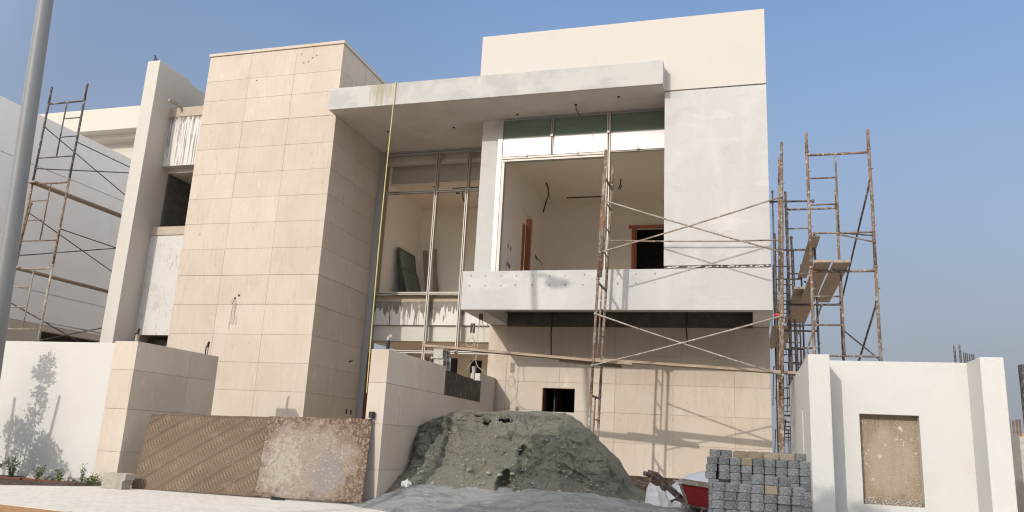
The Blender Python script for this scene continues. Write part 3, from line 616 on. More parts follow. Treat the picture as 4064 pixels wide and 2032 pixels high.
# the two hollow blocks: webs and open cells
def hollow(x0, y0, z0, label):
    t = MB(); w, l, h, k = .20, .42, .20, .03
    t.box(x0, x0+w, y0, y0+k, z0, z0+h); t.box(x0, x0+w, y0+l-k, y0+l, z0, z0+h); t.box(x0, x0+w, y0+l/2-k/2, y0+l/2+k/2, z0, z0+h)
    t.box(x0+.012, x0+w-.012, y0+.01, y0+l-.01, z0+.004, z0+k); t.box(x0+.001, x0+w-.001, y0+.003, y0+l-.003, z0+h-.022, z0+h-.003)
    t.box(x0, x0+.02, y0+k, y0+l-k, z0+.002, z0+h-.002)
    return solo('concrete_block', t, M['grey_block'], label, 'block', group='hollow blocks on the black wall', bevel=.006)
hollow(-6.0, 14.78, 2.445, 'lower hollow concrete block resting on the black low wall')
hollow(-6.01, 14.75, 2.652, 'upper hollow concrete block under the left plank end')
for (x, y, z0, z1, r, lab) in ((-5.87, 12.33, 2.5, 2.68, .03, 'white pipe elbow with black tape standing on the gate wall by the yellow strap'), (-5.87, 14.35, 2.5, 2.60, .02, 'short dark pipe stub on the back of the gate wall'),
                       (-5.88, 16.9, 2.41, 2.68, .04, 'stubby cement-caked pipe on the black low wall')):
    T = thing('pipe_stub', lab, 'pipe', (x, y, z0))
    t = MB(); t.tube([(x, y, z0), (x, y, z1)], r, 10); build('pipe', t, M['black'] if r < .04 else M['grey_block'], T)
    t = MB()
    if r == .03: t.tube([(x, y, z1), (x, y, z1+.04), (x+.03, y, z1+.07), (x+.07, y, z1+.075)], r*1.1, 10)
    else: t.tube([(x, y, z1), (x, y, z1+.04)], r*1.15, 10)
    build('cap', t, M['grey_block'], T)
for (x, y, z0, h_) in ((-10.9, 12.1, 2.54, .26), (-10.9, 14.15, 2.54, .30)):
    T = thing('conduit_stub', 'taped conduit end sticking up from the front of the left gate wall' if y < 13 else 'taped conduit end sticking up from the rear of the left gate wall', 'conduit', (x, y, z0), group='conduit ends on the left gate wall')
    t = MB(); t.tube([(x, y, z0), (x+.01, y, z0+h_*.6)], .035 if y < 13 else .022, 8); build('conduit', t, M['rust_pale'], T)
    t = MB(); t.tube([(x+.01, y, z0+h_*.6), (x+.012, y, z0+h_*.85), (x+.03, y, z0+h_)], .024, 8); t.tube([(x-.02, y-.02, z0), (x-.02, y-.02, z0+h_*.7)], .012, 6); build('tape', t, M['black'], T)
t = MB(); t.box(-5.945, -5.865, 11.98, 12.068, 1.36, 1.46); t.tube([(-5.9, 11.97, 1.35), (-5.9, 11.96, 1.30)], .015, 6)
solo('switch_box', t, M['black'], 'small black box fixed on the gate wall at the plywood corner', 'box', bevel=.008)

# ------------------------------------------------------------------ annex: white wall with a niche
AX = thing('guardroom_wall', 'tall white roughcast street wall with two piers and a bare concrete niche', 'wall', (2, 12.1, 0))
NI = (1.60, 2.40, .48, 1.755)
for x0_, x1_ in ((.87, 1.16), (3.07, 3.36)):
    t = MB(); t.box(x0_, x1_, 12.09, 12.92, 0, 2.535); build('pier', t, M['roughcast'], AX, bevel=.012)
t = MB(); wall(t, 'y', 12.77, 12.93, 1.16, 3.07, 0, 2.53, [NI]); build('wall', t, M['roughcast'], AX)
t = MB(); wall(t, 'x', .872, 1.10, 12.9, 17.4, 0, 2.53, [(13.55, 13.8, 0, 1.86)]); build('side_wall', t, M['roughcast'], AX)
t = MB(); t.box(NI[0]-.05, NI[1]+.05, 12.932, 13.1, .3, 1.9)
M['niche'] = mat('niche_concrete', (.31, .245, .175), .95, [
    nl(2.5, .45, .65, (.24, .19, .14), .8, (3, 1, .35), 6), nl(6, .60, .68, (.17, .12, .085), .6, (2.4, 1, .25), 5), nl(9, .64, .67, (.56, .50, .42), .9, detail=5, off=(1, 3, 2)), nl(45, .58, .64, (.58, .53, .46), .6, off=(2, 2, 1)),
    dict(kind='box', loc=(2.0, 12.93, 1.05), size=(.36, 2, .55), col=(.40, .33, .25), scale=5, rag=1.0, edge=.7, amt=.5)], (40, .9, .02))
build('concrete_panel', t, M['niche'], AX)
t = MB(); t.box(NI[0]+.02, NI[1]-.04, 12.80, 12.93, .38, .56); t.box(1.59, 2.41, 12.9, 12.935, .40, .48)
M['pebble'] = mat('pebbly_concrete', (.20, .17, .14), .95, [nl(40, .50, .58, (.46, .41, .35), .9, detail=3)], (40, 1, .02))
build('niche_base', t, M['pebble'], AX)
t = MB(); t.box(1.10, 3.3, 12.95, 17.3, 0.02, .05); build('inside_floor', t, M['concrete'], AX)

# ================================================================== SCAFFOLDS
def ladder_frame(parent, p0, p1, z0, H, inner=.55, side=0, m='rust', first=True, top=.36, lean=(0, 0)):
    """one welded frame between leg feet p0 and p1 (x, y); side = leg that carries the short rungs"""
    P0, P1 = Vector((*p0, 0)), Vector((*p1, 0)); ln = Vector((*lean, 0))
    at = lambda u, z: P0.lerp(P1, u)+Vector((0, 0, z))+ln*z
    mb = MB()
    for u in (0, 1):
        wob = .006*((hash((p0, u, z0)) % 7)-3)/3
        mb.tube([at(u, z0), at(u, z0+H*.5)+Vector((wob, 0, 0)), at(u, z0+H)], .028, 9)
        mb.tube([at(u, z0+H-.04), at(u, z0+H+top)], .023 if top < .3 else .028, 9)
        mb.tube([at(u, z0+H-.03), at(u, z0+H+.02)], .034, 9)
    mb.tube([at(0, z0+H-.06), at(.08, z0+H-.075), at(.92, z0+H-.075), at(1, z0+H-.06)], [.034, .024, .024, .034], 8)
    lo = z0+H*.285
    mb.tube([at(0, lo), at(1, lo)], .017, 7)
    mb.tube([at(inner, lo), at(inner, z0+H-.08)], .018, 7)
    for f in (.53, .76):
        z = z0+H*f; mb.tube([at(inner, z), at(side, z)], .016, 7)
    for z in (z0+H*.34, z0+H*.82):        # brace pins
        for u in (0, 1): mb.tube([at(u, z), at(u, z)+Vector((.05, -.03, 0))], .009, 5)
    return build('frame', mb, M[m], parent, smooth=True)
def brace(parent, a, b, m='rust_pale', r=.015, sag=.0):
    mb = MB(); a, b = Vector(a), Vector(b); mid = (a+b)/2-Vector((0, 0, sag))
    mb.tube([a, a.lerp(mid, .5)-Vector((0, 0, sag*.4)), mid, mid.lerp(b, .5)-Vector((0, 0, sag*.4)), b], r, 6)
    for p in (a, b): mb.ico(p, r*1.8, 1, 0, 1, (1, 1, 1.2))
    return build('brace', mb, M[m], parent, smooth=True)
# left scaffold, standing between the neighbour and the fin wall
S1 = thing('scaffold', 'rusty scaffold tower in front of the shaded grey neighbour house', 'scaffold', (-17, 15, 0), group='scaffolds')
for k, (z0, m_) in enumerate(((.4, 'rust_pale'), (2.55, 'rust_pale'), (4.79, 'rust'), (7.02, 'rust_dark'))):
    H = 2.23 if k else 2.15
    for y in (15.0, 18.5):
        ladder_frame(S1, (-17.55, y), (-16.38, y), z0, H, .52, 1 if k == 3 else 0, m_ if y < 16 else 'rust_dark', top=.42 if k == 3 else .1)
for z in (8.52, 6.2, 3.86):
    brace(S1, (-17.52, 15, z), (-17.52, 18.5, z-1.0), 'rust_dark'); brace(S1, (-17.52, 15, z-1.15), (-17.52, 18.5, z-.04), 'rust_dark')
    brace(S1, (-16.38, 15, z-.48), (-16.38, 18.5, z-.5), 'rust_dark' if z > 5 else 'rust_pale')
brace(S1, (-17.62, 15.05, 5.2), (-17.4, 14.95, 6.4), 'rust', .022)
for (z, lab) in ((6.96, 'long plank running back from the upper bar of the left scaffold'), (4.70, 'long plank running back from the lower bar of the left scaffold')):
    t = MB(); t.box(-17.62, -17.36, 14.9, 18.9, z-.0, z+.045); solo('scaffold_plank', t, M['plank_y'], lab, 'plank', group='scaffold planks', bevel=.003)
# scaffold in front of the facade
S2 = thing('scaffold', 'splattered scaffold in front of the white facade, two ladder frames joined by crossed braces', 'scaffold', (-1, 15.7, 0), group='scaffolds')
LN = (.033, 0)
for k in range(3):
    z0 = [0, 2.13, 4.38][k]; H = [2.13, 2.25, 2.25][k]
    ladder_frame(S2, (-2.95, 15.3), (-2.93, 16.15), z0, H, .48, 1, ['rust', 'rust', 'rust'][k], top=.5 if k == 2 else .1, lean=LN)
    ladder_frame(S2, (.59, 15.3), (.58, 16.15), z0, H, .48, 1, 'rust', top=.45 if k == 2 else .1, lean=(.024, 0))
t = MB(); t.tube([(-2.75, 15.26, 4.4), (-2.70, 15.26, 7.10)], .031, 9); build('standard', t, M['rust'], S2, smooth=True)
for a, b_ in (((-2.74, 15.27, 6.02), (.72, 15.27, 4.85)), ((-2.77, 15.25, 4.91), (.74, 15.25, 5.95)), ((-2.84, 15.27, 3.66), (.66, 15.27, 2.53)), ((-2.87, 15.25, 2.63), (.68, 15.25, 3.63)),
              ((-2.76, 16.18, 5.40), (.68, 16.18, 5.33)),):
    brace(S2, a, b_, 'rust_pale', .017, .02)
for (a, b_, w, lab) in (((-6.5, 15.42, 2.985), (-2.1, 15.42, 2.69), .22, 'long thick plank from the hollow blocks to the facade scaffold'),
                   ((-3.6, 15.62, 2.76), (-2.35, 15.62, 2.665), .2, 'short plank end tucked under the long planks of the facade scaffold'),
                   ((-2.95, 15.72, 2.80), (1.05, 15.62, 2.60), .22, 'long plank spanning the right bay of the facade scaffold')):
    t = MB(); t.bar(a, b_, w, .05); solo('scaffold_plank', t, M['plank'], lab, 'plank', group='scaffold planks', bevel=.003)
# tall scaffold row along the right side of the villa
S3 = thing('scaffold', 'tall rusty scaffold rising behind the white guardroom wall, its top frame against the sky', 'scaffold', (1.7, 14.5, 0), group='scaffolds')
for k in range(3):
    ladder_frame(S3, (1.155, 14.5), (2.20, 14.5), k*2.185, 2.185, .46, 0, ['rust_pale', 'rust', 'rust'][k], top=.36 if k == 2 else .1)
    ladder_frame(S3, (.96, 18.3), (2.04, 18.3), .05+k*2.21, 2.21, .46, 0, 'rust_dark' if k < 2 else 'rust', top=.36 if k == 2 else .1)
for z in (5.93, 3.75, 1.6):
    brace(S3, (2.19, 14.5, z), (2.04, 18.3, z-1.5), 'rust_dark', .019)
    brace(S3, (2.19, 14.5, z-1.0), (2.04, 18.3, z+.1), 'rust_dark', .016)
brace(S3, (1.62, 14.5, 4.97), (2.19, 14.45, 4.80), 'rust', .015)
S4 = thing('scaffold', 'dark farther scaffold row along the villa side, crowded behind the tall one', 'scaffold', (1.3, 24, 0), group='scaffolds')
for y, xa, xb, n_ in ((22.0, .84, 1.86, 3), (25.8, .92, 1.75, 3), (29.5, 1.1, 1.9, 3), (33, 1.2, 2.0, 3)):
    for k in range(n_): ladder_frame(S4, (xa, y), (xb, y), k*2.22, 2.22, .46, k % 2, 'rust_dark', top=.4 if k == n_-1 else .1)
for y0, y1 in ((22.0, 25.8), (25.8, 29.5), (29.5, 33)):
    for k in range(3):
        brace(S4, (1.85, y0, 1+k*2.2), (1.85, y1, 2.1+k*2.2), 'rust_dark', .018); brace(S4, (.98, y0, 2+k*2.2), (1.02, y1, .9+k*2.2), 'rust_dark', .018)
brace(S4, (.70, 18.9, 0), (.70, 18.9, 7.25), 'rust_pale', .02); brace(S4, (1.05, 19.6, 0), (1.05, 19.6, 6.9), 'rust', .026); brace(S4, (.66, 18.9, 7.0), (1.6, 18.9, 6.98), 'rust_dark', .024)
brace(S4, (1.25, 20.8, 0), (1.2, 20.8, 6.6), 'rust', .028); brace(S4, (.9, 17.6, 2.2), (1.6, 17.9, 4.3), 'rust_pale', .02)
for (x, y0, y1, z, w, lab) in ((1.30, 13.95, 17.8, 4.33, .27, 'wide worn plank on the tall scaffold, left of the pair, seen from below'), (1.61, 14.0, 17.7, 4.335, .27, 'wide worn plank on the tall scaffold, right of the pair, seen from below'),
                          (1.25, 16.9, 21.4, 4.47, .5, 'planks of the second bay seen from below behind the pair on the tall scaffold'),
                          (1.78, 20.9, 25.9, 6.63, .26, 'single plank high up on the farther scaffold row'), (.95, 21.6, 25.9, 4.40, .5, 'dark plank deck low on the farther scaffold row')):
    t = MB(); t.box(x-w/2, x+w/2, y0, y1, z, z+.045); solo('scaffold_plank', t, M['plank_y'], lab, 'plank', group='scaffold planks', bevel=.003)
t = MB(); t.ico((.64, 16.2, 3.80), .05, 2, .2, 3, (1.6, 1, .8)); solo('red_tape', t, mat('red_tape', (.5, .02, .02), .5), 'small red tape wad on the scaffold at the balcony corner', 'tape', smooth=True)

# ================================================================== SMALL THINGS ON THE BUILDING
t = MB()
pts = [(-8.0, 16.2, 9.44), (-8.0, 15.99, 9.455), (-8.0, 15.95, 9.42), (-8.0, 15.94, 9.0)]+[(-8.01-.03*math.sin(PI*k/9), 15.95, 8.8-(8.8-2.0)*k/9) for k in range(10)]
t.tube(pts, .0115, 6)
solo('strap', t, M['yellow'], 'long thin yellow strap hanging from the canopy edge to the gate wall', 'strap')
# pigeon: lofted rings along the back
t = MB(); px, py, pz = -15.80, 16.5, ZT
prof = [(-.055, .265, .006, .006), (-.035, .262, .012, .014), (-.012, .262, .022, .024), (.008, .245, .021, .024), (.018, .20, .024, .028), (.02, .155, .042, .045), (.045, .11, .058, .062), (.085, .08, .060, .055), (.13, .06, .048, .04), (.18, .035, .03, .022), (.235, .008, .02, .009), (.262, -.004, .015, .005)]
prof2 = []
for i, (dx, dz, rw_, rh) in enumerate(prof):
    a = prof[max(i-1, 0)]; b_ = prof[min(i+1, len(prof)-1)]; d = Vector((b_[0]-a[0], 0, b_[1]-a[1])).normalized(); nrm = Vector((-d.z, 0, d.x))
    prof2.append([Vector((px+dx, py, pz+dz+.01))+nrm*rh*math.cos(q)+Vector((0, 1, 0))*rw_*math.sin(q) for q in [2*PI*k/12 for k in range(12)]])
vs = [q for r in prof2 for q in r]; m_ = len(prof2)
t.quadmesh(vs, [(i*12+k, i*12+(k+1) % 12, (i+1)*12+(k+1) % 12, (i+1)*12+k) for i in range(m_-1) for k in range(12)]+[tuple(range(11, -1, -1)), tuple((m_-1)*12+k for k in range(12))])
for s in (-1, 1): t.tube([(px+.07, py+s*.02, pz+.04), (px+.065, py+s*.02, pz+.0)], .005, 5)
o = solo('pigeon', t, M['pigeon'], 'dark pigeon perched on top of the white fin wall', 'pigeon', smooth=True)
sb = o.modifiers.new('s', 'SUBSURF'); sb.levels = sb.render_levels = 1

# ================================================================== LAMP POST (near, left) with its head out of frame
LP = thing('lamp_post', 'thick grey lamp post rising close by at the left edge', 'lamp post', (-7.12, 6.15, 0))
t = MB()
ax = lambda z: (-7.25-.0733*(z-1.64), 6.15, z)
t.tube([ax(-.02), ax(2.5), ax(5), ax(7.4), ax(9.5)], [.092, .087, .080, .074, .068], 28)
build('pole', t, M['lamp_pole'], LP, smooth=True)
t = MB(); t.tube([ax(-.02), ax(.03)], .2, 4); build('base_plate', t, M['lamp_pole'], LP)
t = MB(); t.tube([ax(9.3), (-7.6, 6.15, 9.3), (-7.3, 6.15, 9.2)], .04, 10); build('arm', t, M['lamp_pole'], LP)
t = MB(); t.ico((-7.28, 6.15, 9.12), .22, 3, 0, 1, (1.3, .6, .45)); build('lamp_head', t, M['lamp_pole'], LP, smooth=True)

# ================================================================== SAND HEAP
Ex = [(-6.8, .0), (-6.25, .5), (-6.0, .90), (-5.91, 1.22), (-5.72, 1.36), (-5.53, 1.46), (-5.15, 1.60), (-4.9, 1.655), (-4.53, 1.66), (-3.9, 1.665), (-3.5, 1.66), (-3.11, 1.665), (-2.96, 1.62), (-2.7, 1.43), (-2.4, 1.15), (-2.1, .87), (-1.97, .68), (-1.85, .47), (-1.6, .35), (-1.15, .22), (-.4, .08), (.3, 0), (2, 0)]
def lerp_t(tb, x):
    if x <= tb[0][0]: return tb[0][1]
    for (a, va), (b_, vb) in zip(tb, tb[1:]):
        if x <= b_: return va+(vb-va)*(x-a)/(b_-a)
    return tb[-1][1]
PY = [(0, 12.15), (.10, 12.5), (.2, 12.72), (.32, 12.86), (.45, 12.98), (.60, 13.15), (.72, 13.38), (.82, 13.7), (.90, 14.1), (.96, 14.6), (1.0, 15.6)]
PZ = [(0, .05), (.10, .22), (.2, .40), (.32, .58), (.45, .74), (.60, .88), (.72, .955), (.82, .99), (.90, 1.0), (.96, .80), (1.0, .30)]
t = MB(); NXs, NT = 380, 190
x0, x1 = -5.74, .2
P0s = []
for j in range(NT+1):
    s_ = j/NT
    for i in range(NXs+1):
        x = x0+(x1-x0)*i/NXs
        E_ = lerp_t(Ex, x); y = lerp_t(PY, s_); z = lerp_t(PZ, s_)*E_
        mass = min(1, E_/1.2)
        # buttresses and gullies cut into the steep face
        big = noise.noise(Vector((x*1.15, 3.3, s_*.9)))*.55+noise.noise(Vector((x*2.6+4, 8.1, s_*2)))*.22
        face = max(0, math.sin(PI*min(1, max(0, (s_-.02)/.86))))
        y += big*face*mass
        # left slope lies against the gate wall
        if x < -4.9: y += (-4.9-x)*.5*face; 
        # hollows
        for (cx, cs, rx, rs, dp) in ((-3.72, .11, .15, .09, .36), (-3.52, .25, .08, .12, .14), (-3.98, .60, .10, .022, .16), (-4.33, .57, .09, .02, .14), (-2.75, .26, .45, .02, .06)):
            q = ((x-cx)/rx)**2+((s_-cs)/rs)**2
            if q < 1: y += dp*(1-q)**.7
        P0s.append(Vector((x, y, z)))
W_ = NXs+1
for j in range(NT+1):
    for i in range(W_):
        a = P0s[j*W_+min(i+1, NXs)]-P0s[j*W_+max(i-1, 0)]; b_ = P0s[min(j+1, NT)*W_+i]-P0s[max(j-1, 0)*W_+i]
        nrm = a.cross(b_); nrm = nrm.normalized() if nrm.length > 1e-9 else Vector((0, -1, 0))
        p = P0s[j*W_+i]; s_ = j/NT
        q = p*Vector((1, 1, 1)) if False else p
        d = 0; amp = .060; f = 1.7
        for oct_ in range(6):
            nn = noise.noise(Vector((q.x*f+11*oct_, q.y*f, q.z*f*1.25)))
            d += amp*((.9-abs(nn)*3.4) if oct_ == 1 else nn*1.6); amp *= .5; f *= 2.1
        # broken ledges
        c = noise.cell(Vector((q.x*3.1+q.z*1.5, q.y*2.0, q.z*4.4+q.x*.8)))*.032+noise.cell(Vector((q.x*7.3-q.z*2, q.y*5, q.z*9)))*.014
        face = min(1, max(0, (s_-.06)/.14))*min(1, max(0, (1.0-s_)/.12))
        crest = 1 if s_ < .72 else .35
        k = (face*.9+.12)*min(1, .25+p.z)*crest
        t.v.append(tuple(p+nrm*(d+c-.04)*k))
for j in range(NT):
    for i in range(NXs): a = j*W_+i; t.f.append((a, a+1, a+W_+1, a+W_)); t.t.append(.5)
solo('sand_heap', t, M['sand'], 'big heap of damp grey-green sand with a steep cut face in front of the villa', 'sand heap', smooth=True)
# gravel apron in front of the heap
t = MB(); NXs, NY = 300, 170
for j in range(NY+1):
    for i in range(NXs+1):
        x = -7.2+9.2*i/NXs; y = 8.2+5.3*j/NY
        edge = 11.0+.9*max(0, (-5.0-x))*.75-.9*max(0, x+3.5)*.5+.25*noise.noise(Vector((x*1.3, 1, 0)))
        edge = max(edge, 8.4) if x > -3.5 else edge
        q = max(0, y-edge); h_ = min(.36, .22*q)*min(1, max(0, (x+6.4)/1.0))*min(1, max(.25, (1.6-x)/2.5))
        h_ *= 1-.35*max(0, min(1, (x+2.4)/1.0))
        z = -.03+min(.034, q*.4+.0)+h_+(.05*noise.noise(Vector((x*1.6, y*3, 0)))+.028*noise.noise(Vector((x*5, y*7, 3)))+.014*noise.noise(Vector((x*14, y*14, 5))))*min(1, q*1.5)
        if q <= 0: z = -.03
        t.v.append((x, y, z))
W_ = NXs+1
for j in range(NY):
    for i in range(NXs): a = j*W_+i; t.f.append((a, a+1, a+W_+1, a+W_)); t.t.append(.5)
gv = solo('gravel', t, M['gravel'], 'fine blue-grey gravel spread in front of the sand heap', 'gravel', kind='stuff', smooth=True, rebase=False)
# lumps and pebbles lying on and before the heap
dg_verts = P0s
t = MB()
def heap_z(x, y):
    best = 0.03
    for j in range(0, 191, 3):
        p = P0s[j*381+int(max(0, min(380, (x-x0)/(x1-x0)*380)))]
        if abs(p.y-y) < .05: best = max(best, p.z)
    return best
for k in range(330):
    i = random.randrange(5, 300); j = int(abs(random.gauss(0, .22))*190) % 120
    p = P0s[j*381+i]
    r = random.choice((.010, .012, .014, .016, .02, .034 if j < 40 and k % 3 == 0 else .014))
    t.ico(p+Vector((0, -.02, .01)), r, 1, .7, 2, (1.2, 1, .8), k)
solo('loose_lumps', t, M['rock'] if False else mat('loose_lump', (.25, .25, .23), .95, [nl(12, .5, .6, (.42, .40, .36), .7)]), 'small loose lumps and pebbles on the foot of the sand heap', 'pebbles', kind='stuff', rebase=False)
t = MB(); t.ico((-5.42, 12.55, .33), .06, 2, .8, 2.5, (1.3, .7, 1.1), 4); t.ico((-5.38, 12.5, .28), .05, 2, .8, 2.5, (.7, .6, 1.6), 9)
solo('crumpled_paper', t, M['sack'], 'crumpled pale scrap of paper lying on the left foot of the sand heap', 'paper')

# ================================================================== PLYWOOD
def ply(name_label, s0, s1, seam_l, seam_r, mats, dirty):
    """leaning sheet: s is the distance along the base line, t up the sheet"""
    pass
A0 = Vector((-10.02, 11.55, 0)); A1 = Vector((-5.83, 11.80, .03)); T0 = Vector((-10.30, 12.09, 1.27)); T1 = Vector((-5.885, 12.035, 1.345))
def S(u, v, off=0):
    p = A0.lerp(A1, u).lerp(T0.lerp(T1, u), v)
    n_ = (A1-A0).cross(T0-A0).normalized(); n_ = n_ if n_.y < 0 else -n_
    bow = .035*math.sin(PI*v)*math.sin(PI*u*2)
    return p+n_*(off+bow)
def sheet(u0, u1, off, material, label, zb=0):
    mb = MB(); n_, m_ = 24, 10; th = .018
    top_jag = lambda u: 1-.012*abs(noise.noise(Vector((u*30, off*50, 0))))-.006
    for side in (0, 1):
        for j in range(m_+1):
            for i in range(n_+1):
                u = u0+(u1-u0)*i/n_; v = j/m_*top_jag(u)
                mb.v.append(tuple(S(u, v, off-(th if side else 0))))
    Wn = n_+1; Q = Wn*(m_+1)
    for j in range(m_):
        for i in range(n_): a = j*Wn+i; mb.f += [(a, a+1, a+Wn+1, a+Wn), (Q+a, Q+a+Wn, Q+a+Wn+1, Q+a+1)]; mb.t += [.5, .5]
    for i in range(n_):
        a = i; mb.f.append((a, Q+a, Q+a+1, a+1)); mb.t.append(.5); a = m_*Wn+i; mb.f.append((a, a+1, Q+a+1, Q+a)); mb.t.append(.5)
    for j in range(m_):
        a = j*Wn; mb.f.append((a, a+Wn, Q+a+Wn, Q+a)); mb.t.append(.5); a = j*Wn+n_; mb.f.append((a, Q+a, Q+a+Wn, a+Wn)); mb.t.append(.5)
    return solo('plywood_sheet', mb, material, label, 'plywood', group='plywood sheets closing the gateway', rebase=False, smooth=False)
sh1 = sheet(0, .575, .0, M['film_face'], 'brown film-faced plywood sheet covered in printed lettering, the left of the two')
sh2 = sheet(.555, 1, .025, M['plaster_crust'], 'mortar-smeared plywood sheet leaning on the gate wall, the right of the two')
fc = bpy.data.curves.new('word', 'FONT'); fc.body = 'TEMAPLEX'; fc.size = .058; fc.resolution_u = 1; fc.space_character = 1.0; fc.offset = .0006
fo = bpy.data.objects.new('word', fc); COL.objects.link(fo); bpy.context.view_layer.update()
fm = bpy.data.meshes.new_from_object(fo.evaluated_get(bpy.context.evaluated_depsgraph_get()))
gv_ = [v.co.copy() for v in fm.vertices]; gf = [tuple(p.vertices) for p in fm.polygons]
wl = max(v.x for v in gv_)
bpy.data.objects.remove(fo)
PW = (A1-A0).length; PH = (T0-A0).length
ang = math.radians(-57); ca, sa = math.cos(ang), math.sin(ang)
def lettering(u_lo, u_hi, off, parent, keep):
    mb = MB()
    for a in range(-9, 24):
        for b_ in range(-10, 90):
            s0 = a*(wl+.034); c0 = b_*.056
            # along the word = (ca,sa), across = (-sa,ca)
            bx = s0*ca-c0*sa-1.5; by = s0*sa+c0*ca+.2
            cx, cy = bx+wl/2*ca, by+wl/2*sa
            if not (-.3 < cx < PW+.3 and -.3 < cy < PH+.3): continue
            if not keep(cx, cy): continue
            ids = {}
            for f_ in gf:
                pp = []
                for vi in f_:
                    g_ = gv_[vi]; pp.append((bx+g_.x*ca-g_.y*sa, by+g_.x*sa+g_.y*ca))
                if any(not (u_lo*PW+.01 < q[0] < u_hi*PW-.01 and .01 < q[1] < PH*.97) for q in pp): continue
                fi = []
                for vi, q in zip(f_, pp):
                    if vi not in ids: ids[vi] = len(mb.v); mb.v.append(tuple(S(q[0]/PW, q[1]/PH, off)))
                    fi.append(ids[vi])
                mb.f.append(tuple(fi)); mb.t.append(.5)
    build('printed_lettering', mb, M['ply_print'], parent)
lettering(0, .555, .0025, sh1, lambda x, y: True)
lettering(.56, 1, .0275, sh2, lambda x, y: ((x > PW*.91+.25*noise.noise(Vector((0, y*3, 1)))) or (x > PW*.8 and y < .42+(x-PW*.9)*.5 and y < .35) or (y > PH*.87 and x > PW*.82) or x < PW*.60 and y > PH*.55 and y > .75) )
# broken concrete lump
t = MB(); bm = bmesh.new(); bmesh.ops.create_cube(bm, size=1); bmesh.ops.subdivide_edges(bm, edges=bm.edges[:], cuts=7, use_grid_fill=True)
vs = []
for v in bm.verts:
    p = v.co.copy(); p.x *= .46; p.y *= .25; p.z *= .25
    if p.x > .10: p.x -= (p.x-.08)*.5*(1 if p.z < 0.02 else .3); p.y *= .85
    nn = noise.noise(p*9)*.02+noise.noise(p*22)*.010
    p += p.normalized()*nn; vs.append((p.x-10.08, p.y+11.32, p.z+.125))
t.quadmesh(vs, [tuple(v.index for v in f.verts) for f in bm.faces]); bm.free()
solo('concrete_lump', t, M['rock'], 'broken lump of concrete at the lower left corner of the plywood', 'lump')
t = MB(); t.bar((-7.3, 11.55, .03), (-7.1, 11.62, .01), .07, .05); solo('wood_wedge', t, M['black'], 'small dark wedge under the right plywood sheet', 'wedge')

# ================================================================== PLANTS, TIMBER STRIP
def leafy(mb, base, h_, n_, spread, lw=.03):
    base = Vector(base)
    for s_ in range(n_):
        a = random.uniform(0, 2*PI); tip = base+Vector((math.cos(a)*spread*random.random(), math.sin(a)*spread*.6*random.random(), h_*random.uniform(.6, 1)))
        mid = base.lerp(tip, .5)+Vector((random.uniform(-.02, .02), 0, .02))
        mb['st'].tube([base, mid, tip], .003, 4)
        for k in range(22):
            f = random.uniform(.1, 1); p = base.lerp(tip, f)+Vector((random.gauss(0, .018), random.gauss(0, .018), random.gauss(0, .008)))
            d = Vector((random.uniform(-1, 1), random.uniform(-1, 1), random.uniform(-.1, .8))).normalized(); u = d.cross(Vector((random.uniform(-1, 1), random.uniform(-1, 1), 1))).normalized()
            L_ = lw*random.uniform(.7, 1.3); w = L_*.42; nn = d.cross(u)*L_*.12
            mb['lf'].quadmesh([p, p+d*L_*.5+u*w/2-nn, p+d*L_, p+d*L_*.5-u*w/2-nn], [(0, 1, 2, 3)], random.random())
for (x, y, h_, n_, sp, lab) in ((-12.95, 11.45, .33, 16, .26, 'bushy green shrub cut off by the left edge at the wall foot'), (-12.52, 11.45, .33, 17, .24, 'fullest green shrub at the foot of the white wall, next to the left edge'),
                      (-11.88, 11.38, .22, 8, .16, 'low spreading weed midway along the white wall'), (-11.42, 11.42, .21, 7, .13, 'small leafy weed with one leaning stem near the white wall'),
                      (-11.04, 11.52, .32, 5, .07, 'thin upright seedling beside the stone pier'), (-10.86, 11.5, .10, 6, .15, 'flat yellowish ground weed left of the stone pier'), (-10.68, 11.42, .17, 6, .11, 'small weed at the foot of the stone pier')):
    T = thing('weed', lab, 'plant', (x, y, .01), group='weeds along the white wall')
    mb = {'st': MB(), 'lf': MB()}; leafy(mb, (x, y, .01), h_*1.15, n_, sp*1.2, .042)
    build('stem', mb['st'], M['bark'], T); build('leaves', mb['lf'], M['leaf'], T)
for (pts_, lab) in (([(-12.2, 11.25, .05), (-11.6, 11.15, .045), (-11.0, 11.35, .03)], 'long dark timber strip lying before the weeds'), ([(-13.6, 10.7, .05), (-12.6, 11.0, .06), (-12.0, 11.18, .05)], 'weathered timber strip lying at the left edge')):
    t = MB()
    for a, b_ in zip(pts_, pts_[1:]): t.bar(a, b_, .09, .03)
    solo('timber_strip', t, M['darkwood'], lab, 'timber', group='timber strips in the planting bed')
for (x, y, r, sq, lab, sd_) in ((-12.2, 11.72, .13, (2.0, .8, 1.0), 'long grey stone lying in the bed behind the fullest shrub', 2), (-11.65, 11.72, .10, (1.8, .8, 1.0), 'rough grey stone in the bed behind the middle weed', 5), (-11.25, 11.74, .08, (1.6, .8, .9), 'smallest grey stone in the bed beside the seedling', 8)):
    t = MB(); t.ico((x, y, .04), r, 3, .5, 2.2, sq, sd_); solo('rough_stone', t, M['grey_block'], lab, 'stone', group='stones in the planting bed')

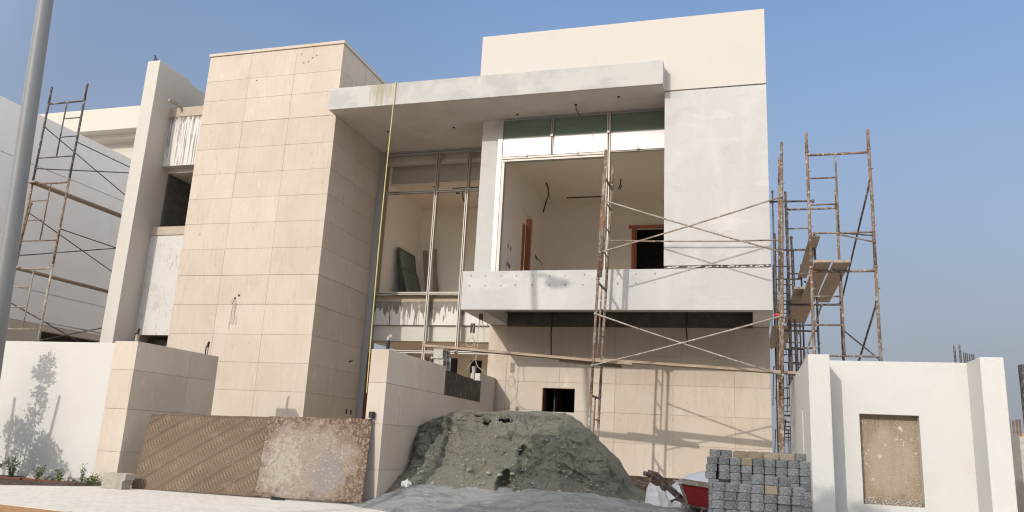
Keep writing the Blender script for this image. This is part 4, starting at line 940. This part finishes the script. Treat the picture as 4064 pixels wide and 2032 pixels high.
# ================================================================== PAVING BLOCK STACKS
def block(w, d, h_, seed):
    bm = bmesh.new(); bmesh.ops.create_cube(bm, size=1); me = bpy.data.meshes.new('paving_block'); rnd = random.Random(seed)
    for v in bm.verts:
        v.co = Vector((v.co.x*w, v.co.y*d, (v.co.z+.5)*h_))+Vector((rnd.uniform(-.0012, .0012), rnd.uniform(-.003, .003), rnd.uniform(-.001, .001)))
    bmesh.ops.bevel(bm, geom=bm.edges[:], offset=.0065, segments=2, affect='EDGES')
    bm.to_mesh(me); bm.free(); me.materials.append(M['paver']); return me
BV = [block(.1275, .19, .0868, k) for k in range(4)]; TV = [block(.1275, .19, .0868, 9)]
LV = block(.178, .1, .08, 5); 
for q in TV+[LV]: q.materials.clear(); q.materials.append(M['paver_tan'])
ORD = ['first', 'second', 'third', 'fourth', 'fifth', 'sixth', 'seventh', 'eighth', 'ninth', 'tenth', 'eleventh']
def put_block(x, y, z, me, label, group):
    o = bpy.data.objects.new('paving_block', me); COL.objects.link(o)
    o.location = (x, y, z); o.rotation_euler = (0, 0, random.gauss(0, .014))
    o['label'] = label; o['category'] = 'paving block'; o['group'] = group
G1, G2 = 'paving blocks of the rear stack', 'paving blocks of the front stack'
X0 = -.47
for r in range(11):          # r counted from the top course of the main body down
    z = 1.03-.088*(r+1)+.002
    for c in range(9):
        x = X0+.066+c*.1335+random.uniform(-.001, .001)
        if c == 0: x += [-.003, -.003, -.016, .01, .012, .01, .01, 0, 0, 0, 0][r]
        if c == 0 and r in (1, 2): x -= .012
        tan = (r, c) in ((0, 3),)
        put_block(x, 10.40+random.uniform(-.006, .006)+(.05 if (r, c) in ((3, 1),) else 0), z, (TV[0] if tan else BV[(r*5+c*3) % 4]),
                  f"{'tan-flecked' if tan else 'grey'} block in the rear stack, {ORD[r]} full course from the top, {ORD[c]} from the left", G1)
for r in range(6):
    for c in range(8): put_block(X0+.133+c*.1335, 10.60, 1.03-.088*(r+1)+.002, BV[(r+c) % 4], 'grey block in the second row behind the face of the rear stack', G1)
put_block(-.375, 10.40, 1.034, BV[1], 'dark grey block at the left end of the rear stack top course', G1)
put_block(-.240, 10.40, 1.034, BV[2], 'dark grey block second from the left on the rear stack top course', G1)
for i, x in enumerate((-.075, .105, .285, .465)):
    put_block(x+.0, 10.36, 1.034, LV, ['long tan block, leftmost of the tan ones on top of the rear stack', 'long tan block, second of the tan ones on top of the rear stack', 'long tan block, third of the tan ones on top of the rear stack', 'plain brownish long block near the right end on top of the rear stack'][i], G1)
put_block(.62, 10.40, 1.034, BV[3], 'dark block at the right end of the rear stack top course', G1)
for i, x in enumerate((-.07, .08, .23, .38)):
    for rr in (0, 1): pass
    put_block(x, 10.60, 1.034, BV[i % 4], ['first', 'second', 'third', 'fourth'][i]+' dark block showing its top behind the tan ones', G1)
for r in range(8):
    z = .765-.088*(r+1)+.002
    for c in range(7):
        x = -.37+.072+c*.1345+random.uniform(-.001, .001)-(.012 if r in (1, 2) else 0)
        tan = (r, c) == (0, 4)
        put_block(x, 9.10+random.uniform(-.008, .008)-(.03 if r == 1 and c > 4 else 0), z, TV[0] if tan else BV[(r*3+c*5) % 4],
                  f"{'sandy brown' if tan else 'grey'} block in the front stack, {ORD[r]} course from the top, {ORD[c]} from the left", G2)
for i, x in enumerate((.1, .24, .38)):
    put_block(x, 9.19, .769, BV[i], ['left', 'middle', 'right'][i]+' one of three loose blocks lying on top of the front stack', G2)
for (x, y, lab, w) in ((.13, 10.40, 'low wooden pallet under the rear stack of paving blocks', 1.22), (.10, 9.1, 'low wooden pallet under the front stack of paving blocks', 1.0)):
    t = MB()
    for k in range(5): t.box(x-w/2+k*w/4.4, x-w/2+k*w/4.4+.09, y-.1, y+.24, .035, .058)
    for dy in (-.08, .2): t.box(x-w/2, x+w/2, y+dy, y+dy+.05, .0, .035)
    solo('pallet', t, M['plank'], lab, 'pallet', group='pallets under the paving blocks')

# ================================================================== WHEELBARROW
WBR = thing('wheelbarrow', 'red builder wheelbarrow with rusty tube handles beside the paving blocks', 'wheelbarrow', (-.6, 12.5, 0))
def loft(mb, lo, hi, th=.012):
    """open tray: lo and hi are four corner points each"""
    lo = [Vector(p) for p in lo]; hi = [Vector(p) for p in hi]; c = sum(hi, Vector())/4
    inn = lambda p: p+(Vector((c.x, c.y, p.z))-p).normalized()*th
    vs = lo+hi+[inn(p)+Vector((0, 0, th)) for p in lo]+[inn(p) for p in hi]
    fs = [(0, 1, 2, 3), (11, 10, 9, 8)]
    for k in range(4):
        j = (k+1) % 4; fs += [(k, k+4, j+4, j), (8+k, 8+j, 12+j, 12+k), (4+k, 12+k, 12+j, 4+j)]
    mb.quadmesh(vs, fs)
t = MB(); loft(t, [(-.86, 12.42, .33), (-.36, 12.46, .27), (-.36, 12.86, .27), (-.86, 12.84, .33)], [(-.96, 12.30, .64), (-.10, 12.34, .56), (-.10, 12.98, .56), (-.96, 12.96, .64)])
tray = build('tray', t, M['red'], WBR, bevel=.004)
t = MB(); rim = [(-.96, 12.29, .645), (-.10, 12.33, .565), (-.10, 12.99, .565), (-.96, 12.97, .645)]
for a, b_ in zip(rim, rim[1:]+rim[:1]): t.bar(a, b_, .035, .05)
build('rim', t, M['rust_pale'], tray)
t = MB(); t.bar((-.955, 12.29, .63), (-.86, 12.41, .33), .03, .03); build('corner_trim', t, M['rust_pale'], tray)
for y, dz, dx in ((12.36, 0, 0), (12.92, .05, .0)):
    t = MB(); pts_ = [(-1.50+dx, y, .735+dz*.2), (-1.34+dx, y, .70+dz*.2), (-.86, y+.05*(1 if y < 12.6 else -1), .30), (-.3, y+.14*(1 if y < 12.6 else -1), .24), (.02, 12.64+(.05 if y > 12.6 else -.05), .22)]
    t.tube(pts_, .026, 6); h0 = build('handle', t, M['rust_handle'], WBR, smooth=False)
    t = MB(); t.tube([pts_[0], pts_[1]], .033, 4); build('grip', t, M['rust_handle'], h0)
    t = MB(); t.tube([(-.84, y, .32), (-.80, y, 0)], .017, 7); t.tube([(-.62, y, .28), (-.80, y, .02)], .014, 7); build('leg', t, M['rust'], WBR)
t = MB(); t.tube([(-1.0, 12.36, .43), (-1.0, 12.92, .44)], .016, 7); t.tube([(-.80, 12.36, .08), (-.80, 12.92, .08)], .014, 7); build('cross_bar', t, M['rust'], WBR)
t = MB()
ring = [(.05+.17*math.cos(a), 12.64, .20+.17*math.sin(a)) for a in [k*PI/12 for k in range(25)]]
t.tube(ring, .035, 8, cap=False); wh = build('wheel', t, M['black'], WBR, smooth=True)
t = MB(); t.tube([(.05, 12.60, .2), (.05, 12.68, .2)], .09, 14); build('rim', t, M['rust'], wh)

# ------------------------------------------------------------------ sacks, sheet, rubble
def cloth(x0, x1, y0, y1, fz, n_=46, m_=30):
    mb = MB()
    for j in range(m_+1):
        for i in range(n_+1):
            x = x0+(x1-x0)*i/n_; y = y0+(y1-y0)*j/m_; mb.v.append((x, y, fz(x, y, i/n_, j/m_)))
    for j in range(m_):
        for i in range(n_): a = j*(n_+1)+i; mb.f.append((a, a+1, a+n_+2, a+n_+1)); mb.t.append(.5)
    return mb
def crease(x, y, k): return abs(noise.noise(Vector((x*k, y*k, k))))
def sack(x, y, z, lx, ly, lz, rz, label, sd_):
    t = MB(); bm = bmesh.new(); bmesh.ops.create_icosphere(bm, subdivisions=4, radius=1); vs = []
    for v in bm.verts:
        p = v.co.copy(); e = 2.6
        k = (abs(p.x)**e+abs(p.y)**e+abs(p.z)**e)**(-1/e); p *= k
        n_ = -.55*abs(noise.noise(p*1.6+Vector((sd_, 0, 0))))-.22*abs(noise.noise(p*4.3+Vector((0, sd_, 0))))
        p *= 1+n_; p.z *= 1-.25*abs(p.x)**3
        q = Vector((p.x*lx, p.y*ly, max(p.z, -.75)*lz)); q.rotate(Matrix.Rotation(rz, 3, 'Z')); vs.append(tuple(q+Vector((x, y, z))))
    t.quadmesh(vs, [tuple(v.index for v in f.verts) for f in bm.faces]); bm.free()
    return solo('sack', t, M['sack'], label, 'sack', group='white plastic sacks', smooth=True)
def crumple(x0_, x1_, y0_, y1_, prof_, label, k0):
    def fz(x, y, u, v):
        hgt = lerp_t(prof_, x); f = min(1, max(0, (v-.02)/.62))**.8*min(1, max(0, (1-v)/.3))
        c = .9*abs(noise.noise(Vector((x*2.6+y*3.1, y*2.6-x*2, k0))))+.5*abs(noise.noise(Vector((x*4.5+y*6, y*5-x*3, k0+4))))
        return max(.0, hgt*f*(1.12-c*.75))
    t = cloth(x0_, x1_, y0_, y1_, fz, 70, 50)
    return solo('sack', t, M['sack'], label, 'sack', group='white plastic sacks')
crumple(-1.62, -1.22, 12.85, 13.5, [(-1.62, 0), (-1.56, .46), (-1.5, .54), (-1.36, .50), (-1.28, .40), (-1.22, .0)], 'crumpled white sack at the foot of the sand heap, left of the pair', 3)
crumple(-1.32, -.78, 12.7, 13.3, [(-1.32, 0), (-1.27, .50), (-1.22, .53), (-1.05, .42), (-.9, .28), (-.8, .18), (-.78, 0)], 'crumpled white sack under the wheelbarrow handles, right of the pair', 8)
t = MB(); t.ico((-.72, 12.75, .1), .16, 3, .5, 2, (2.0, 1, .7), 12); solo('sack', t, M['sack'], 'flattened white sack on the ground under the wheelbarrow tray', 'sack', group='white plastic sacks', smooth=True)
t = cloth(-1.45, .3, 14.2, 15.4, lambda x, y, u, v: .02+.74*max(0, math.sin(PI*min(1, u*.95+.06)))**.6*max(0, math.sin(PI*min(1, v*.9+.08)))**.5+.05*crease(x, y, 2.5))
solo('dust_sheet', t, M['tarp'], 'pale grey sheet draped over a mound behind the red wheelbarrow', 'sheet', smooth=True)
t = MB(); t.bar((-1.15, 13.4, .62), (-.7, 13.45, .60), .05, .02); t.bar((-1.10, 13.42, .56), (-.75, 13.47, .545), .05, .02); t.bar((-1.0, 13.45, .55), (-.75, 13.5, .2), .05, .03)
T_ = solo('timber_offcut', t, M['alu'], 'pale battens stacked behind the wheelbarrow handles', 'timber')

# ================================================================== BACKGROUND, RIGHT
t = MB()
random.seed(3)
for i, (x, z1) in enumerate(((5.02, 4.06), (5.05, 4.02), (5.14, 4.06), (5.17, 4.05))):
    mb = MB(); mb.tube([(x, 22+.05*(i % 2), 0), (x+.01, 22, z1)], .012, 6)
    solo('starter_bar', mb, M['rust_dark'], 'thin upright steel bar of the taller cluster above the guardroom wall', 'rebar', group='taller cluster of steel bars')
for i, x in enumerate((5.24, 5.28, 5.32, 5.37, 5.42, 5.46)):
    mb = MB(); mb.tube([(x, 22+.05*(i % 2), 0), (x, 22, 3.86-.01*i)], .014, 6)
    solo('starter_bar', mb, M['rust_dark'], 'thin upright steel bar of the shorter cluster above the guardroom wall', 'rebar', group='shorter cluster of steel bars')
t = MB(); t.box(4.57, 5.4, 16, 16.5, 0, 1.64); solo('concrete_column', t, M['grey_block'], 'grey concrete column at the right edge', 'column', bevel=.01)
t = MB(); t.box(4.715, 4.9, 16.0, 16.2, 1.7, 2.9); solo('dark_post', t, M['rust_dark'], 'dark post cut off by the right edge', 'post')
for i, (x, z) in enumerate(((5.56, 2.15), (5.635, 2.12), (5.70, 2.15), (5.76, 2.15))):
    mb = MB(); mb.tube([(x, 20, .0), (x-.01, 20, z)], .022, 7)
    solo('steel_prop', mb, M['rust'], ['leftmost', 'second', 'third', 'rightmost'][i]+' of four upright rusty bars at the right edge', 'prop', group='upright bars at the right edge')
t = MB(); t.bar((5.5, 20.3, 1.45), (6.4, 20.3, 2.25), .06, .09); solo('crane_arm', t, M['cover'], 'yellow machine arm showing at the right edge behind the bars', 'machine arm')
SHT = thing('formwork', 'brown shuttering boards and braces between the guardroom wall and the concrete column', 'formwork', (5.8, 21, 0))
for (z0, z1) in ((1.05, 1.2), (.75, .95), (.35, .5)):
    t = MB(); t.box(5.3, 6.3, 21, 21.15, z0, z1); build('board', t, M['darkwood'] if z0 != .75 else M['plank'], SHT)
for a, b_ in (((5.4, 20.9, 1.6), (5.8, 20.9, 1.2)), ((5.5, 20.9, 1.05), (5.75, 20.9, .5)), ((5.45, 20.9, .8), (5.8, 20.9, .1))):
    t = MB(); t.tube([a, b_], .03, 6); build('brace', t, M['rust_dark'], SHT)
DB = thing('distant_house', 'small pale far-off house seen through the gap at the right edge', 'house', (30, 100, 0))
t = MB(); t.box(20, 40, 100, 110, 0, 1.9); build('wall', t, M['ochre'], DB)
t = MB(); t.box(19.6, 40.4, 99.6, 110.4, 1.9, 2.1); build('roof', t, M['darkwood'], DB)

# ================================================================== TREES OUTSIDE THE PICTURE THAT SHADE IT
def crown(mb, c, rad, n_, leaf=.16, seed=0, hollow_=.35):
    rnd = random.Random(seed); c = Vector(c)
    for k in range(n_):
        while True:
            p = Vector((rnd.uniform(-1, 1), rnd.uniform(-1, 1), rnd.uniform(-1, 1)))
            if p.length < 1: break
        if p.length < hollow_: p = p.normalized()*rnd.uniform(hollow_, 1)
        q = 1+.28*noise.noise(p*2.2+Vector((seed, 0, 0)))
        p = Vector((p.x*rad[0], p.y*rad[1], p.z*rad[2]))*q+c
        d = Vector((rnd.gauss(0, 1), rnd.gauss(0, 1), rnd.gauss(0, 1))).normalized(); u = d.orthogonal().normalized(); L_ = leaf*rnd.uniform(.6, 1.3)
        mb.quadmesh([p, p+d*L_*.5+u*L_*.28, p+d*L_, p+d*L_*.5-u*L_*.28], [(0, 1, 2, 3)], rnd.random())
def tree(label, x, y, z0, trunk_top, crowns, n_, leaf, seed, r=.12):
    T = thing('street_tree', label, 'tree', (x, y, z0), group='trees across the street')
    t = MB(); t.tube([(x, y, z0), (x+.06, y, trunk_top*.5), (x, y, trunk_top)], r, 10, r2=r*.6)
    for c, rad in crowns: t.tube([(x, y, trunk_top*.8), (c[0], c[1], c[2])], r*.5, 7, r2=r*.12)
    build('trunk', t, M['bark'], T)
    t = MB()
    for i, (c, rad) in enumerate(crowns): crown(t, c, rad, n_, leaf, seed+i)
    build('crown', t, M['leaf_tree'], T)
tree('broad street tree across the road, outside the picture', -6.8, -.6, -.02, 4.2, [((-6.15, -.6, 6.2), (1.6, 1.5, 2.1)), ((-5.0, -.4, 5.2), (1.7, 1.4, 1.7)), ((-7.3, -.5, 4.2), (1.5, 1.2, 1.2)), ((-6.6, -.5, 3.6), (2.0, 1.2, 1.1))], 6500, .22, 1, .16)
tree('smaller street tree across the road, outside the picture', -3.6, -.9, -.02, 3.2, [((-3.6, -.9, 5.2), (1.5, 1.1, 1.35)), ((-3.5, -.9, 3.9), (1.5, 1.1, 1.2)), ((-4.6, -.9, 4.2), (1.3, 1.0, 1.3))], 5500, .2, 21, .11)
hd = thing('hedge', 'clipped hedge across the road, outside the picture', 'hedge', (-6, -1.6, -.02))
t = MB()
for i in range(11): crown(t, (-9.6+i*.85, -1.6, 2.4), (.9, .6, 3.0), 1500, .2, 50+i, 0)
build('foliage', t, M['leaf_tree'], hd)
t = MB()
for i in range(11): t.tube([(-9.6+i*.85, -1.6, -.02), (-9.6+i*.85, -1.6, 2.2)], .04, 6)
build('stem', t, M['bark'], hd)
# young staked tree in front of the white wall (its shadow falls on it)
YT_ = thing('young_tree', 'young staked street tree beside the white wall, outside the picture', 'tree', (-13.25, 10.6, 0))
dx, dz, yy = -.43, .585, 10.6
t = MB(); t.tube([(-12.75+dx, yy, 0), (-12.8+dx, yy, 1.2), (-12.72+dx, yy, 2.7)], .02, 7, r2=.008); build('trunk', t, M['bark'], YT_)
for xa, xb, za in ((-13.17, -13.29, 1.43), (-12.42, -12.24, 1.50)):
    t = MB(); t.tube([(xa+dx, yy, 0), (xb+dx, yy, za+dz)], .034, 8); build('stake', t, M['plank'], YT_)
t = MB()
for c, rad, n_ in (((-12.70, 2.10), (.22, .20), 210), ((-12.60, 1.82), (.20, .14), 130), ((-12.82, 1.90), (.16, .10), 90), ((-12.72, 1.55), (.2, .10), 110), ((-12.60, 1.34), (.12, .10), 70), ((-12.85, 1.2), (.14, .12), 60), ((-12.68, 1.1), (.10, .12), 60),
                 ((-13.15, .85), (.26, .22), 330), ((-12.85, .78), (.24, .24), 330), ((-13.05, .45), (.20, .2), 130), ((-12.42, .6), (.22, .24), 300), ((-12.25, .45), (.26, .22), 320), ((-12.55, .35), (.25, .25), 330), ((-12.1, .2), (.3, .2), 340), ((-11.85, .08), (.2, .18), 150), ((-12.65, .08), (.3, .2), 260)):
    crown(t, (c[0]+dx, yy, c[1]+dz), (rad[0], .2, rad[1]), n_, .085, int(-c[0]*100), 0)
build('crown', t, M['leaf_tree'], YT_)
